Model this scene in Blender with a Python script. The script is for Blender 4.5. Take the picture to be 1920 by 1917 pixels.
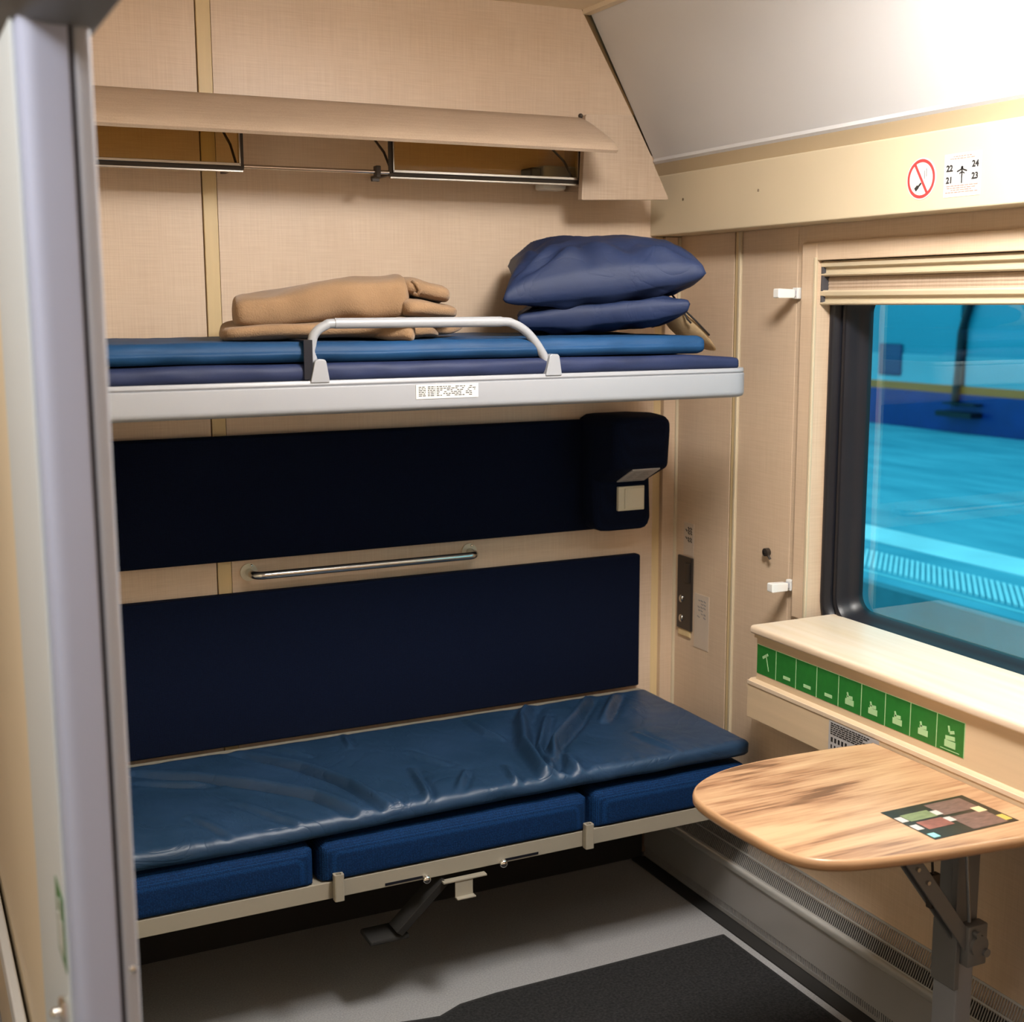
import bpy, bmesh, math, random
from mathutils import Vector, Matrix, noise

S = bpy.context.scene
for o in list(bpy.data.objects):
    bpy.data.objects.remove(o, do_unlink=True)

# ------------------------------------------------------------------ camera
def make_camera():
    yaw, pit, roll = math.radians(25.7795), math.radians(-9.1062), math.radians(-0.2061)
    f = Vector((math.sin(yaw) * math.cos(pit), math.cos(yaw) * math.cos(pit), math.sin(pit)))
    s = Vector((math.cos(yaw), -math.sin(yaw), 0))
    u = s.cross(f)
    s2 = s * math.cos(roll) + u * math.sin(roll)
    u2 = -s * math.sin(roll) + u * math.cos(roll)
    m = Matrix(((s2.x, u2.x, -f.x, 0), (s2.y, u2.y, -f.y, 0), (s2.z, u2.z, -f.z, 1.55), (0, 0, 0, 1)))
    cd = bpy.data.cameras.new('camera')
    cd.sensor_fit = 'HORIZONTAL'
    cd.sensor_width = 36
    cd.lens = 2434.3 / 1920 * 36
    cd.clip_start = 0.02
    cd.clip_end = 200
    cd.dof.use_dof = True
    cd.dof.focus_distance = 2.75
    cd.dof.aperture_fstop = 4.5
    c = bpy.data.objects.new('camera', cd)
    c.matrix_world = m
    S.collection.objects.link(c)
    S.camera = c
make_camera()

# ------------------------------------------------------------------ world, lights, exposure
w = bpy.data.worlds.new('world')
S.world = w
w.use_nodes = True
w.node_tree.nodes['Background'].inputs[0].default_value = (0.36, 0.82, 1.0, 1)
w.node_tree.nodes['Background'].inputs[1].default_value = 1.1
S.view_settings.view_transform = 'Standard'
S.view_settings.look = 'None'
S.view_settings.exposure = 0.62
S.view_settings.gamma = 1
S.view_settings.use_curve_mapping = False

def area(name, loc, sx, sy, power, col, rot=(0, 0, 0)):
    l = bpy.data.lights.new(name, 'AREA')
    l.shape = 'RECTANGLE'
    l.size = sx
    l.size_y = sy
    l.energy = power
    l.color = col
    o = bpy.data.objects.new(name, l)
    o.location = loc
    o.rotation_euler = rot
    S.collection.objects.link(o)
    return o
area('ceiling_lamp_light', (1.22, 1.45, 2.195), 0.26, 0.50, 16, (1, 0.965, 0.92))
area('corridor_lamp_light', (-0.42, 1.0, 2.20), 0.25, 1.2, 8, (1, 0.97, 0.95))

# ------------------------------------------------------------------ helpers
C = S.collection
def link(name, me, parent=None, kind=None, label=None, cat=None, group=None):
    o = bpy.data.objects.new(name, me)
    C.objects.link(o)
    if parent is not None:
        o.parent = parent
        # meshes are written in room coordinates: undo the offset of the ancestors
        off = Vector((0, 0, 0))
        p = parent
        while p is not None:
            off += Vector(p.location)
            p = p.parent
        o.location = -off
    if kind: o['kind'] = kind
    if label: o['label'] = label
    if cat: o['category'] = cat
    if group: o['group'] = group
    return o

def thing(name, label, cat, loc, group=None, kind=None):
    o = bpy.data.objects.new(name, None)
    o.empty_display_size = 0.05
    o.location = loc
    C.objects.link(o)
    if label: o['label'] = label
    if cat: o['category'] = cat
    if group: o['group'] = group
    if kind: o['kind'] = kind
    return o

class MB:
    def __init__(self):
        self.bm = bmesh.new()
    def box(self, a, b, bev=0.0, seg=2, rot=None, smooth=False):
        x0, x1 = sorted((a[0], b[0])); y0, y1 = sorted((a[1], b[1])); z0, z1 = sorted((a[2], b[2]))
        t = bmesh.new()
        bmesh.ops.create_cube(t, size=1)
        c = Vector(((x0 + x1) / 2, (y0 + y1) / 2, (z0 + z1) / 2))
        for v in t.verts:
            v.co = Vector((v.co.x * (x1 - x0), v.co.y * (y1 - y0), v.co.z * (z1 - z0)))
        if bev > 0:
            bmesh.ops.bevel(t, geom=list(t.edges), offset=bev, segments=seg, affect='EDGES', profile=0.5)
        for v in t.verts:
            if rot is not None:
                v.co = rot @ v.co
            v.co += c
        self.merge(t)
        return self
    def merge(self, t):
        me = bpy.data.meshes.new('t')
        t.to_mesh(me)
        t.free()
        self.bm.from_mesh(me)
        bpy.data.meshes.remove(me)
    def tube(self, pts, r, n=12, caps=True):
        pts = [Vector(p) for p in pts]
        rings = []
        up = None
        for i, p in enumerate(pts):
            if i == 0: d = pts[1] - pts[0]
            elif i == len(pts) - 1: d = pts[-1] - pts[-2]
            else: d = (pts[i + 1] - p).normalized() + (p - pts[i - 1]).normalized()
            d.normalize()
            if up is None:
                up = Vector((0, 0, 1)) if abs(d.z) < 0.9 else Vector((0, 1, 0))
            a = d.cross(up).normalized()
            b = a.cross(d).normalized()
            up = b
            rr = r[i] if isinstance(r, (list, tuple)) else r
            rings.append([self.bm.verts.new(p + (a * math.cos(2 * math.pi * k / n) + b * math.sin(2 * math.pi * k / n)) * rr) for k in range(n)])
        for i in range(len(rings) - 1):
            for k in range(n):
                self.bm.faces.new((rings[i][k], rings[i][(k + 1) % n], rings[i + 1][(k + 1) % n], rings[i + 1][k]))
        if caps:
            self.bm.faces.new(rings[0][::-1])
            self.bm.faces.new(rings[-1])
        return self
    def prism(self, prof, axis, a, b, cap=True):
        """closed profile extruded along an axis; profile pairs are the two other axes in order"""
        def P(p, t):
            if axis == 'x': return Vector((t, p[0], p[1]))
            if axis == 'y': return Vector((p[0], t, p[1]))
            return Vector((p[0], p[1], t))
        A = [self.bm.verts.new(P(p, a)) for p in prof]
        B = [self.bm.verts.new(P(p, b)) for p in prof]
        n = len(prof)
        for i in range(n):
            self.bm.faces.new((A[i], A[(i + 1) % n], B[(i + 1) % n], B[i]))
        if cap:
            self.bm.faces.new(A[::-1])
            self.bm.faces.new(B)
        return self
    def disc(self, c, r, axis, depth, n=24, r2=None):
        c = Vector(c)
        ax = {'x': Vector((1, 0, 0)), 'y': Vector((0, 1, 0)), 'z': Vector((0, 0, 1))}[axis]
        self.tube([c, c + ax * depth], [r, r if r2 is None else r2], n)
        return self
    def sphere(self, c, r, sc=(1, 1, 1), u=16, v=10):
        t = bmesh.new()
        bmesh.ops.create_uvsphere(t, u_segments=u, v_segments=v, radius=r)
        for q in t.verts:
            q.co = Vector((q.co.x * sc[0], q.co.y * sc[1], q.co.z * sc[2])) + Vector(c)
        self.merge(t)
        return self
    def build(self, name, mat, parent=None, smooth=False, sub=0, bevel=0, **kw):
        bmesh.ops.recalc_face_normals(self.bm, faces=self.bm.faces)
        me = bpy.data.meshes.new(name)
        self.bm.to_mesh(me)
        self.bm.free()
        me.materials.append(mat)
        if smooth:
            me.polygons.foreach_set('use_smooth', [True] * len(me.polygons))
            if smooth == 'angle':
                try: me.set_sharp_from_angle(angle=math.radians(40))
                except Exception: pass
        o = link(name, me, parent, **kw)
        if bevel:
            m = o.modifiers.new('bevel', 'BEVEL'); m.width = bevel; m.segments = 2; m.limit_method = 'ANGLE'
        if sub:
            m = o.modifiers.new('subsurf', 'SUBSURF'); m.levels = sub; m.render_levels = sub
        return o

def rounded(pts, r, n=6):
    """round the corners of a closed 2-D polygon; r is one radius or one per corner"""
    out = []
    N = len(pts)
    for i in range(N):
        p0, p, p1 = Vector(pts[i - 1]), Vector(pts[i]), Vector(pts[(i + 1) % N])
        rr = r[i] if isinstance(r, (list, tuple)) else r
        if rr <= 0:
            out.append(tuple(p)); continue
        a = (p0 - p).normalized(); b = (p1 - p).normalized()
        rr = min(rr, (p0 - p).length * .49, (p1 - p).length * .49)
        A = p + a * rr; B = p + b * rr
        for k in range(n + 1):
            t = k / n
            out.append(tuple(A * (1 - t) ** 2 + p * 2 * t * (1 - t) + B * t * t))
    return out

# ------------------------------------------------------------------ materials
def nt(name):
    m = bpy.data.materials.new(name)
    m.use_nodes = True
    n = m.node_tree.nodes
    return m, m.node_tree, n['Principled BSDF']

def mat(name, col, rough=0.5, metal=0.0, var=0.0, vscale=(3, 3, 3), bump=0.0, bscale=(200, 200, 200), bdist=0.001, spec=0.5, sheen=0.0, coat=0.0, col2=None):
    m, t, p = nt(name)
    p.inputs['Roughness'].default_value = rough
    p.inputs['Metallic'].default_value = metal
    p.inputs['Specular IOR Level'].default_value = spec
    p.inputs['Sheen Weight'].default_value = sheen
    p.inputs['Coat Weight'].default_value = coat
    c = (*col, 1)
    p.inputs['Base Color'].default_value = c
    tc = t.nodes.new('ShaderNodeTexCoord')
    if var > 0 or col2:
        mp = t.nodes.new('ShaderNodeMapping'); mp.inputs['Scale'].default_value = vscale
        nz = t.nodes.new('ShaderNodeTexNoise'); nz.inputs['Scale'].default_value = 1; nz.inputs['Detail'].default_value = 6
        rp = t.nodes.new('ShaderNodeValToRGB')
        rp.color_ramp.elements[0].position = .3; rp.color_ramp.elements[1].position = .7
        lo = col2 if col2 else tuple(x * (1 - var) for x in col)
        hi = col if col2 else tuple(min(1, x * (1 + var)) for x in col)
        rp.color_ramp.elements[0].color = (*lo, 1); rp.color_ramp.elements[1].color = (*hi, 1)
        t.links.new(tc.outputs['Object'], mp.inputs[0]); t.links.new(mp.outputs[0], nz.inputs[0])
        t.links.new(nz.outputs['Fac'], rp.inputs[0]); t.links.new(rp.outputs[0], p.inputs['Base Color'])
    if bump > 0:
        mp = t.nodes.new('ShaderNodeMapping'); mp.inputs['Scale'].default_value = bscale
        nz = t.nodes.new('ShaderNodeTexNoise'); nz.inputs['Scale'].default_value = 1; nz.inputs['Detail'].default_value = 2
        b = t.nodes.new('ShaderNodeBump'); b.inputs['Strength'].default_value = bump; b.inputs['Distance'].default_value = bdist
        t.links.new(tc.outputs['Object'], mp.inputs[0]); t.links.new(mp.outputs[0], nz.inputs[0])
        t.links.new(nz.outputs['Fac'], b.inputs['Height']); t.links.new(b.outputs[0], p.inputs['Normal'])
    return m

def laminate(name, lo, hi, rough=0.42):
    """linen-look laminate: fine vertical and horizontal threads over a soft mottling"""
    m, t, p = nt(name)
    tc = t.nodes.new('ShaderNodeTexCoord')
    facs = []
    for sc, det in (((330, 330, 9), 3), ((12, 12, 380), 2), ((5, 5, 2.2), 4)):
        mp = t.nodes.new('ShaderNodeMapping'); mp.inputs['Scale'].default_value = sc
        nz = t.nodes.new('ShaderNodeTexNoise'); nz.inputs['Scale'].default_value = 1; nz.inputs['Detail'].default_value = det
        t.links.new(tc.outputs['Object'], mp.inputs[0]); t.links.new(mp.outputs[0], nz.inputs[0])
        facs.append(nz.outputs['Fac'])
    a = t.nodes.new('ShaderNodeMath'); a.operation = 'ADD'
    b = t.nodes.new('ShaderNodeMath'); b.operation = 'ADD'
    d = t.nodes.new('ShaderNodeMath'); d.operation = 'MULTIPLY'; d.inputs[1].default_value = 1 / 3
    t.links.new(facs[0], a.inputs[0]); t.links.new(facs[1], a.inputs[1])
    t.links.new(a.outputs[0], b.inputs[0]); t.links.new(facs[2], b.inputs[1]); t.links.new(b.outputs[0], d.inputs[0])
    rp = t.nodes.new('ShaderNodeValToRGB')
    rp.color_ramp.elements[0].position = .38; rp.color_ramp.elements[1].position = .62
    rp.color_ramp.elements[0].color = (*lo, 1); rp.color_ramp.elements[1].color = (*hi, 1)
    t.links.new(d.outputs[0], rp.inputs[0]); t.links.new(rp.outputs[0], p.inputs['Base Color'])
    p.inputs['Roughness'].default_value = rough
    return m

def woven(name, lo, hi, scale=420, rough=0.85, bump=0.5):
    m, t, p = nt(name)
    tc = t.nodes.new('ShaderNodeTexCoord')
    vo = t.nodes.new('ShaderNodeTexVoronoi'); vo.inputs['Scale'].default_value = scale; vo.inputs['Randomness'].default_value = 0.25
    t.links.new(tc.outputs['Object'], vo.inputs['Vector'])
    rp = t.nodes.new('ShaderNodeValToRGB')
    rp.color_ramp.elements[0].color = (*hi, 1); rp.color_ramp.elements[1].color = (*lo, 1)
    rp.color_ramp.elements[0].position = .15; rp.color_ramp.elements[1].position = .6
    t.links.new(vo.outputs['Distance'], rp.inputs[0]); t.links.new(rp.outputs[0], p.inputs['Base Color'])
    b = t.nodes.new('ShaderNodeBump'); b.inputs['Strength'].default_value = bump; b.inputs['Distance'].default_value = 0.0015; b.invert = True
    t.links.new(vo.outputs['Distance'], b.inputs['Height']); t.links.new(b.outputs[0], p.inputs['Normal'])
    p.inputs['Roughness'].default_value = rough
    p.inputs['Specular IOR Level'].default_value = 0.15
    return m

def emit(name, col, st):
    m, t, p = nt(name)
    p.inputs['Base Color'].default_value = (*col, 1)
    p.inputs['Emission Color'].default_value = (*col, 1)
    p.inputs['Emission Strength'].default_value = st
    return m

M = {}
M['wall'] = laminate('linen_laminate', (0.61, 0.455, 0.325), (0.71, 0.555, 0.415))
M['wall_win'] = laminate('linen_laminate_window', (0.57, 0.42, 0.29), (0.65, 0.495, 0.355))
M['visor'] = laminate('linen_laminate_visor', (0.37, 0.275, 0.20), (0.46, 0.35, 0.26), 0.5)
M['batten'] = mat('cream_batten', (0.66, 0.50, 0.27), 0.45, var=.05, vscale=(80, 80, 3))
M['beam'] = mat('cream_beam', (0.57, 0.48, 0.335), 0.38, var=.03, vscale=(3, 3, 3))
M['beam_top_shaded'] = mat('cream_beam_upper_shaded', (0.36, 0.275, 0.17), 0.6, var=.04)  # beam cream darkened: shade under the panel lip put into the colour
M['sill'] = mat('sill_laminate', (0.66, 0.54, 0.43), 0.36, col2=(0.60, 0.46, 0.32), vscale=(40, 2.5, 40), var=.05)
M['ledge'] = mat('ledge_laminate', (0.58, 0.44, 0.29), 0.42, var=.06, vscale=(40, 2.5, 40))
M['groove'] = mat('dark_groove', (0.16, 0.09, 0.03), 0.8, var=.1)
M['panelwhite'] = mat('ceiling_panel_white', (0.62, 0.62, 0.635), 0.38, var=.02, vscale=(2, 2, 2))
M['panelcream'] = mat('ceiling_cream', (0.78, 0.66, 0.50), 0.45, var=.02)
M['floor'] = mat('speckled_floor', (0.36, 0.36, 0.365), 0.45, col2=(0.24, 0.24, 0.245), vscale=(260, 260, 260))
M['carpet'] = mat('charcoal_carpet', (0.036, 0.036, 0.037), 0.95, col2=(0.014, 0.014, 0.015), vscale=(160, 160, 160), bump=.8, bscale=(500, 500, 500), bdist=.003, spec=.1)
M['carpet_edge'] = mat('carpet_binding', (0.010, 0.010, 0.011), 0.8, var=.2)
M['frame_metal'] = mat('painted_bunk_frame', (0.31, 0.28, 0.225), 0.42, metal=0.15, var=.04)
M['grey_plastic'] = mat('pale_grey_plastic', (0.30, 0.31, 0.335), 0.35, var=.02)
M['grey_paint'] = mat('silver_paint', (0.43, 0.44, 0.49), 0.38, metal=0.15, var=.02)
M['post'] = mat('silver_paint_shaded', (0.46, 0.50, 0.66), 0.32, metal=0.05, var=.02)  # silver paint of the post with the jamb's shade put into the colour
M['post_face_lit'] = mat('silver_paint_lit', (0.70, 0.75, 0.76), 0.35, metal=0.1, var=.02)  # same silver paint, corridor face lightened in the colour as if lit
M['rubber'] = mat('black_rubber', (0.006, 0.007, 0.012), 0.38, var=.2, spec=.4)
M['darkrubber'] = mat('grey_rubber_seam', (0.06, 0.06, 0.07), 0.6, var=.2)
M['steel'] = mat('brushed_steel', (0.60, 0.58, 0.54), 0.22, metal=1.0, var=.05)
M['chrome'] = mat('chrome', (0.82, 0.80, 0.76), 0.12, metal=1.0, var=.02)
M['white'] = mat('white_plastic', (0.78, 0.78, 0.76), 0.35, var=.02)
M['cream_plastic'] = mat('cream_plastic', (0.66, 0.62, 0.50), 0.35, var=.02)
M['darkmetal'] = mat('dark_bracket_metal', (0.045, 0.035, 0.028), 0.4, metal=.4, var=.1)
M['radiator'] = mat('radiator_grey', (0.34, 0.33, 0.32), 0.34, metal=.3, var=.05)
M['radiator_edge'] = mat('radiator_edge_metal', (0.50, 0.49, 0.47), 0.25, metal=.4, var=.05)
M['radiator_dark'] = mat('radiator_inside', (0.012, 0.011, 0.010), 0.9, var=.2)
M['leg'] = mat('table_leg_grey', (0.30, 0.31, 0.34), 0.38, metal=.25, var=.04)
M['legdark'] = mat('table_bracket_grey', (0.19, 0.19, 0.195), 0.42, metal=.4, var=.08)
M['back'] = woven('navy_upholstery', (0.0008, 0.0030, 0.014), (0.0025, 0.0075, 0.028), 380, .9, .35)
M['cushion'] = woven('blue_woven_upholstery', (0.001, 0.012, 0.050), (0.004, 0.045, 0.150), 330, .8, .7)
M['sheet'] = mat('navy_satin_cover', (0.018, 0.046, 0.100), 0.42, var=.12, vscale=(6, 6, 6), bump=.25, bscale=(900, 900, 900), bdist=.0006, spec=.4, col2=(0.011, 0.034, 0.072))
def add_creases(m, scale, dist, strength):
    t = m.node_tree; p = t.nodes['Principled BSDF']
    old = p.inputs['Normal'].links[0].from_node
    tc = t.nodes.new('ShaderNodeTexCoord')
    mp = t.nodes.new('ShaderNodeMapping'); mp.inputs['Scale'].default_value = scale
    nz = t.nodes.new('ShaderNodeTexNoise'); nz.inputs['Scale'].default_value = 1; nz.inputs['Detail'].default_value = 4; nz.inputs['Distortion'].default_value = 1.2
    a = t.nodes.new('ShaderNodeMath'); a.operation = 'SUBTRACT'; a.inputs[1].default_value = .5
    b = t.nodes.new('ShaderNodeMath'); b.operation = 'ABSOLUTE'
    c = t.nodes.new('ShaderNodeMath'); c.operation = 'POWER'; c.inputs[1].default_value = .5
    bp = t.nodes.new('ShaderNodeBump'); bp.inputs['Distance'].default_value = dist; bp.inputs['Strength'].default_value = strength
    t.links.new(tc.outputs['Object'], mp.inputs[0]); t.links.new(mp.outputs[0], nz.inputs[0]); t.links.new(nz.outputs['Fac'], a.inputs[0])
    t.links.new(a.outputs[0], b.inputs[0]); t.links.new(b.outputs[0], c.inputs[0]); t.links.new(c.outputs[0], bp.inputs['Height'])
    t.links.new(bp.outputs[0], old.inputs['Normal'])
add_creases(M['sheet'], (7, 4, 9), .008, .42)
M['mattress_up'] = mat('blue_cotton', (0.006, 0.045, 0.125), 0.6, var=.15, vscale=(8, 8, 8), bump=.3, bscale=(500, 500, 500), bdist=.0006, spec=.3)
M['mattress_dn'] = mat('navy_cotton', (0.014, 0.022, 0.065), 0.6, var=.2, vscale=(10, 10, 30), bump=.3, bscale=(500, 500, 500), bdist=.0006, spec=.3)
M['pillow'] = mat('navy_pillow_cotton', (0.012, 0.023, 0.070), 0.62, var=.12, vscale=(8, 8, 8), bump=.25, bscale=(700, 700, 700), bdist=.0005, spec=.35)
add_creases(M['pillow'], (5, 9, 6), .008, .28)
M['blanket'] = mat('tan_fleece', (0.255, 0.158, 0.088), 0.95, var=.12, vscale=(14, 14, 14), bump=.7, bscale=(350, 350, 350), bdist=.002, spec=.1, sheen=.15)
M['cloth'] = mat('beige_cloth', (0.46, 0.33, 0.19), 0.9, var=.12, vscale=(20, 20, 20), bump=.5, bscale=(350, 350, 350), bdist=.001, spec=.1)
M['black'] = mat('black_print', (0.02, 0.018, 0.018), 0.6, var=.1)
M['greyprint'] = mat('grey_print', (0.22, 0.21, 0.21), 0.6, var=.1)
M['red'] = mat('red_print', (0.58, 0.045, 0.045), 0.5, var=.05)
M['pink'] = mat('faded_red_print', (0.62, 0.22, 0.18), 0.5, var=.05)
M['paper'] = mat('white_sticker', (0.66, 0.65, 0.62), 0.4, var=.02)
M['greypaper'] = mat('grey_sticker', (0.42, 0.40, 0.40), 0.4, var=.04)
M['clear_sticker'] = mat('pale_sticker', (0.56, 0.46, 0.37), 0.35, var=.03)
M['green'] = mat('green_sticker', (0.018, 0.155, 0.022), 0.4, var=.1, vscale=(60, 60, 60))
M['palegreen'] = mat('pale_green_print', (0.36, 0.58, 0.30), 0.4, var=.06)
M['socket'] = mat('dark_switch_plate', (0.055, 0.045, 0.040), 0.33, metal=.5, var=.15)
M['bgreen'] = mat('lime_print', (0.17, 0.20, 0.09), 0.4, var=.2, vscale=(60, 200, 60))
M['bred'] = mat('salmon_print', (0.24, 0.085, 0.06), 0.4, var=.3, vscale=(60, 60, 60))
M['bbrown'] = mat('brown_print', (0.15, 0.085, 0.065), 0.4, var=.3, vscale=(60, 200, 60))
M['bdark'] = mat('dark_olive_print', (0.022, 0.018, 0.010), 0.35, var=.3, vscale=(60, 60, 60))
M['byellow'] = mat('yellow_print', (0.55, 0.38, 0.08), 0.4, var=.05)
M['cardwhite'] = mat('off_white_print', (.50, .45, .40), .4, var=.05)
M['bteal'] = mat('teal_print', (0.25, 0.55, 0.50), 0.4, var=.05)

def wood():
    m, t, p = nt('walnut_laminate')
    tc = t.nodes.new('ShaderNodeTexCoord')
    mp = t.nodes.new('ShaderNodeMapping'); mp.inputs['Scale'].default_value = (2.6, 17, 2)
    n1 = t.nodes.new('ShaderNodeTexNoise'); n1.inputs['Scale'].default_value = 1.0; n1.inputs['Detail'].default_value = 6; n1.inputs['Distortion'].default_value = .7
    mp2 = t.nodes.new('ShaderNodeMapping'); mp2.inputs['Scale'].default_value = (9, 170, 9)
    n2 = t.nodes.new('ShaderNodeTexNoise'); n2.inputs['Scale'].default_value = 1; n2.inputs['Detail'].default_value = 4
    t.links.new(tc.outputs['Object'], mp.inputs[0]); t.links.new(mp.outputs[0], n1.inputs[0])
    t.links.new(tc.outputs['Object'], mp2.inputs[0]); t.links.new(mp2.outputs[0], n2.inputs[0])
    mx = t.nodes.new('ShaderNodeMath'); mx.operation = 'MULTIPLY_ADD'; mx.inputs[1].default_value = .38
    t.links.new(n2.outputs['Fac'], mx.inputs[0]); t.links.new(n1.outputs['Fac'], mx.inputs[2])
    rp = t.nodes.new('ShaderNodeValToRGB')
    e = rp.color_ramp.elements
    e[0].position = .53; e[0].color = (0.14, 0.068, 0.034, 1)
    e[1].position = .84; e[1].color = (0.50, 0.32, 0.18, 1)
    k = e.new(.60); k.color = (0.30, 0.155, 0.080, 1)
    k = e.new(.69); k.color = (0.41, 0.24, 0.13, 1)
    t.links.new(mx.outputs[0], rp.inputs[0]); t.links.new(rp.outputs[0], p.inputs['Base Color'])
    p.inputs['Roughness'].default_value = .35
    return m
M['wood'] = wood()
M['woodedge'] = mat('table_edge_band', (0.42, 0.245, 0.13), 0.3, var=.08, vscale=(3, 3, 3))
M['lamp'] = emit('lamp_diffuser', (1, 0.955, 0.90), 38)

def glass_tint(name, col, refl=1.0, ior=.05):
    m = bpy.data.materials.new(name)
    m.use_nodes = True
    t = m.node_tree
    for n in list(t.nodes): t.nodes.remove(n)
    out = t.nodes.new('ShaderNodeOutputMaterial')
    tr = t.nodes.new('ShaderNodeBsdfTransparent'); tr.inputs[0].default_value = (*col, 1)
    gl = t.nodes.new('ShaderNodeBsdfGlossy'); gl.inputs['Roughness'].default_value = 0.01; gl.inputs[0].default_value = (refl, refl, refl, 1)
    lw = t.nodes.new('ShaderNodeLayerWeight'); lw.inputs['Blend'].default_value = .5
    pw = t.nodes.new('ShaderNodeMath'); pw.operation = 'POWER'; pw.inputs[1].default_value = 4
    fr = t.nodes.new('ShaderNodeMath'); fr.operation = 'MULTIPLY_ADD'; fr.inputs[1].default_value = .8; fr.inputs[2].default_value = ior
    t.links.new(lw.outputs['Facing'], pw.inputs[0]); t.links.new(pw.outputs[0], fr.inputs[0])
    mx = t.nodes.new('ShaderNodeMixShader')
    t.links.new(fr.outputs[0], mx.inputs[0]); t.links.new(tr.outputs[0], mx.inputs[1]); t.links.new(gl.outputs[0], mx.inputs[2])
    t.links.new(mx.outputs[0], out.inputs[0])
    return m
M['glass'] = glass_tint('tinted_window_glass', (0.62, 0.92, 0.94), 1, .085)
M['smoked'] = glass_tint('amber_tinted_glass', (0.93, 0.84, 0.62), .6, .01)

# text converted to mesh ------------------------------------------------
def text(body, size, origin, right, up, material, parent, name='lettering', depth=0.0003, bold=0.0):
    cu = bpy.data.curves.new('txt', 'FONT')
    cu.body = body
    cu.size = size
    cu.align_x = 'CENTER'
    cu.align_y = 'CENTER'
    cu.extrude = depth
    cu.offset = bold
    cu.resolution_u = 2
    o = bpy.data.objects.new('txt', cu)
    C.objects.link(o)
    dg = bpy.context.evaluated_depsgraph_get()
    me = bpy.data.meshes.new_from_object(o.evaluated_get(dg))
    bpy.data.objects.remove(o)
    bpy.data.curves.remove(cu)
    right = Vector(right); up = Vector(up); nrm = right.cross(up)
    mtx = Matrix(((right.x, up.x, nrm.x, origin[0]), (right.y, up.y, nrm.y, origin[1]), (right.z, up.z, nrm.z, origin[2]), (0, 0, 0, 1)))
    me.transform(mtx)
    me.materials.clear()
    me.materials.append(material)
    return link(name, me, parent)

WR = 1.945          # inner face of the window wall
YB = 3.0            # face of the partition behind the bunks
XC = 0.135          # corridor side of the compartment front wall
CE = 2.277          # ceiling height

# ================================================================== STRUCTURE
MB().box((-1.05, -0.75, -0.05), (2.05, 3.12, 0.0)).build('floor', M['floor'], kind='structure')

ceil_o = MB().box((-1.05, -0.75, CE), (1.70, 3.12, CE + .04)).build('ceiling', M['panelcream'], kind='structure')
# sloping white panel between the flat ceiling and the window wall
prof = [(1.668, CE - .001), (1.700, CE + .02), (1.93, 1.925), (1.905, 1.915), (1.868, 1.908), (1.862, 1.914), (1.864, 1.922)]
MB().prism(prof, 'y', -0.12, YB - .004).build('sloped_panel', M['panelwhite'], ceil_o)
MB().prism([(1.650, CE - .012), (1.672, CE - .012), (1.672, CE), (1.650, CE)], 'y', -0.12, YB - .002).build('joint_strip', M['panelcream'], ceil_o)

# partition behind the bunks
wb = MB().box((-1.05, YB + .012, 0), (2.05, YB + .06, CE + .02)).build('wall_back', M['groove'], kind='structure')
MB().box((.185, YB, 0), (.6765, YB + .013, CE), .0012).build('panel', M['wall'], wb)
MB().box((.6795, YB - .0005, 0), (.7115, YB + .013, CE), .0015).build('joint_batten', M['batten'], wb)
pr = rounded([(.7125, 0), (1.876, 0), (1.876, 1.93), (1.858, 1.93), (1.655, CE), (.7125, CE)], 0)
MB().prism([(a, b) for a, b in pr], 'y', YB, YB + .012).build('panel', M['wall'], wb)
MB().box((-1.05, YB, 0), (XC, YB + .012, CE)).build('panel', M['wall'], wb)
# dark edge strip along the slope
MB().prism([(1.648, CE), (1.655, CE), (1.806, 2.03), (1.799, 2.03)], 'y', YB - .0005, YB + .001).build('edge_strip', M['groove'], wb)

t1 = MB().box((1.876, YB + .004, 0), (1.901, YB + .013, 1.722)).build('trim_1', M['batten'], kind='structure')
MB().box((1.901, YB - .012, .185), (1.947, YB + .012, 1.722), .002).build('corner_profile', M['wall_win'], t1)
MB().box((1.9375, YB - .018, .185), (1.9475, YB - .008, 1.722), .003).build('bead', M['beam'], t1)

# window wall -------------------------------------------------------
WY0, WY1 = 0.95, 2.399   # clear width inside the window surround
wr = thing('wall_right', None, None, (2.0, 1.4, 0), kind='structure')
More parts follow.
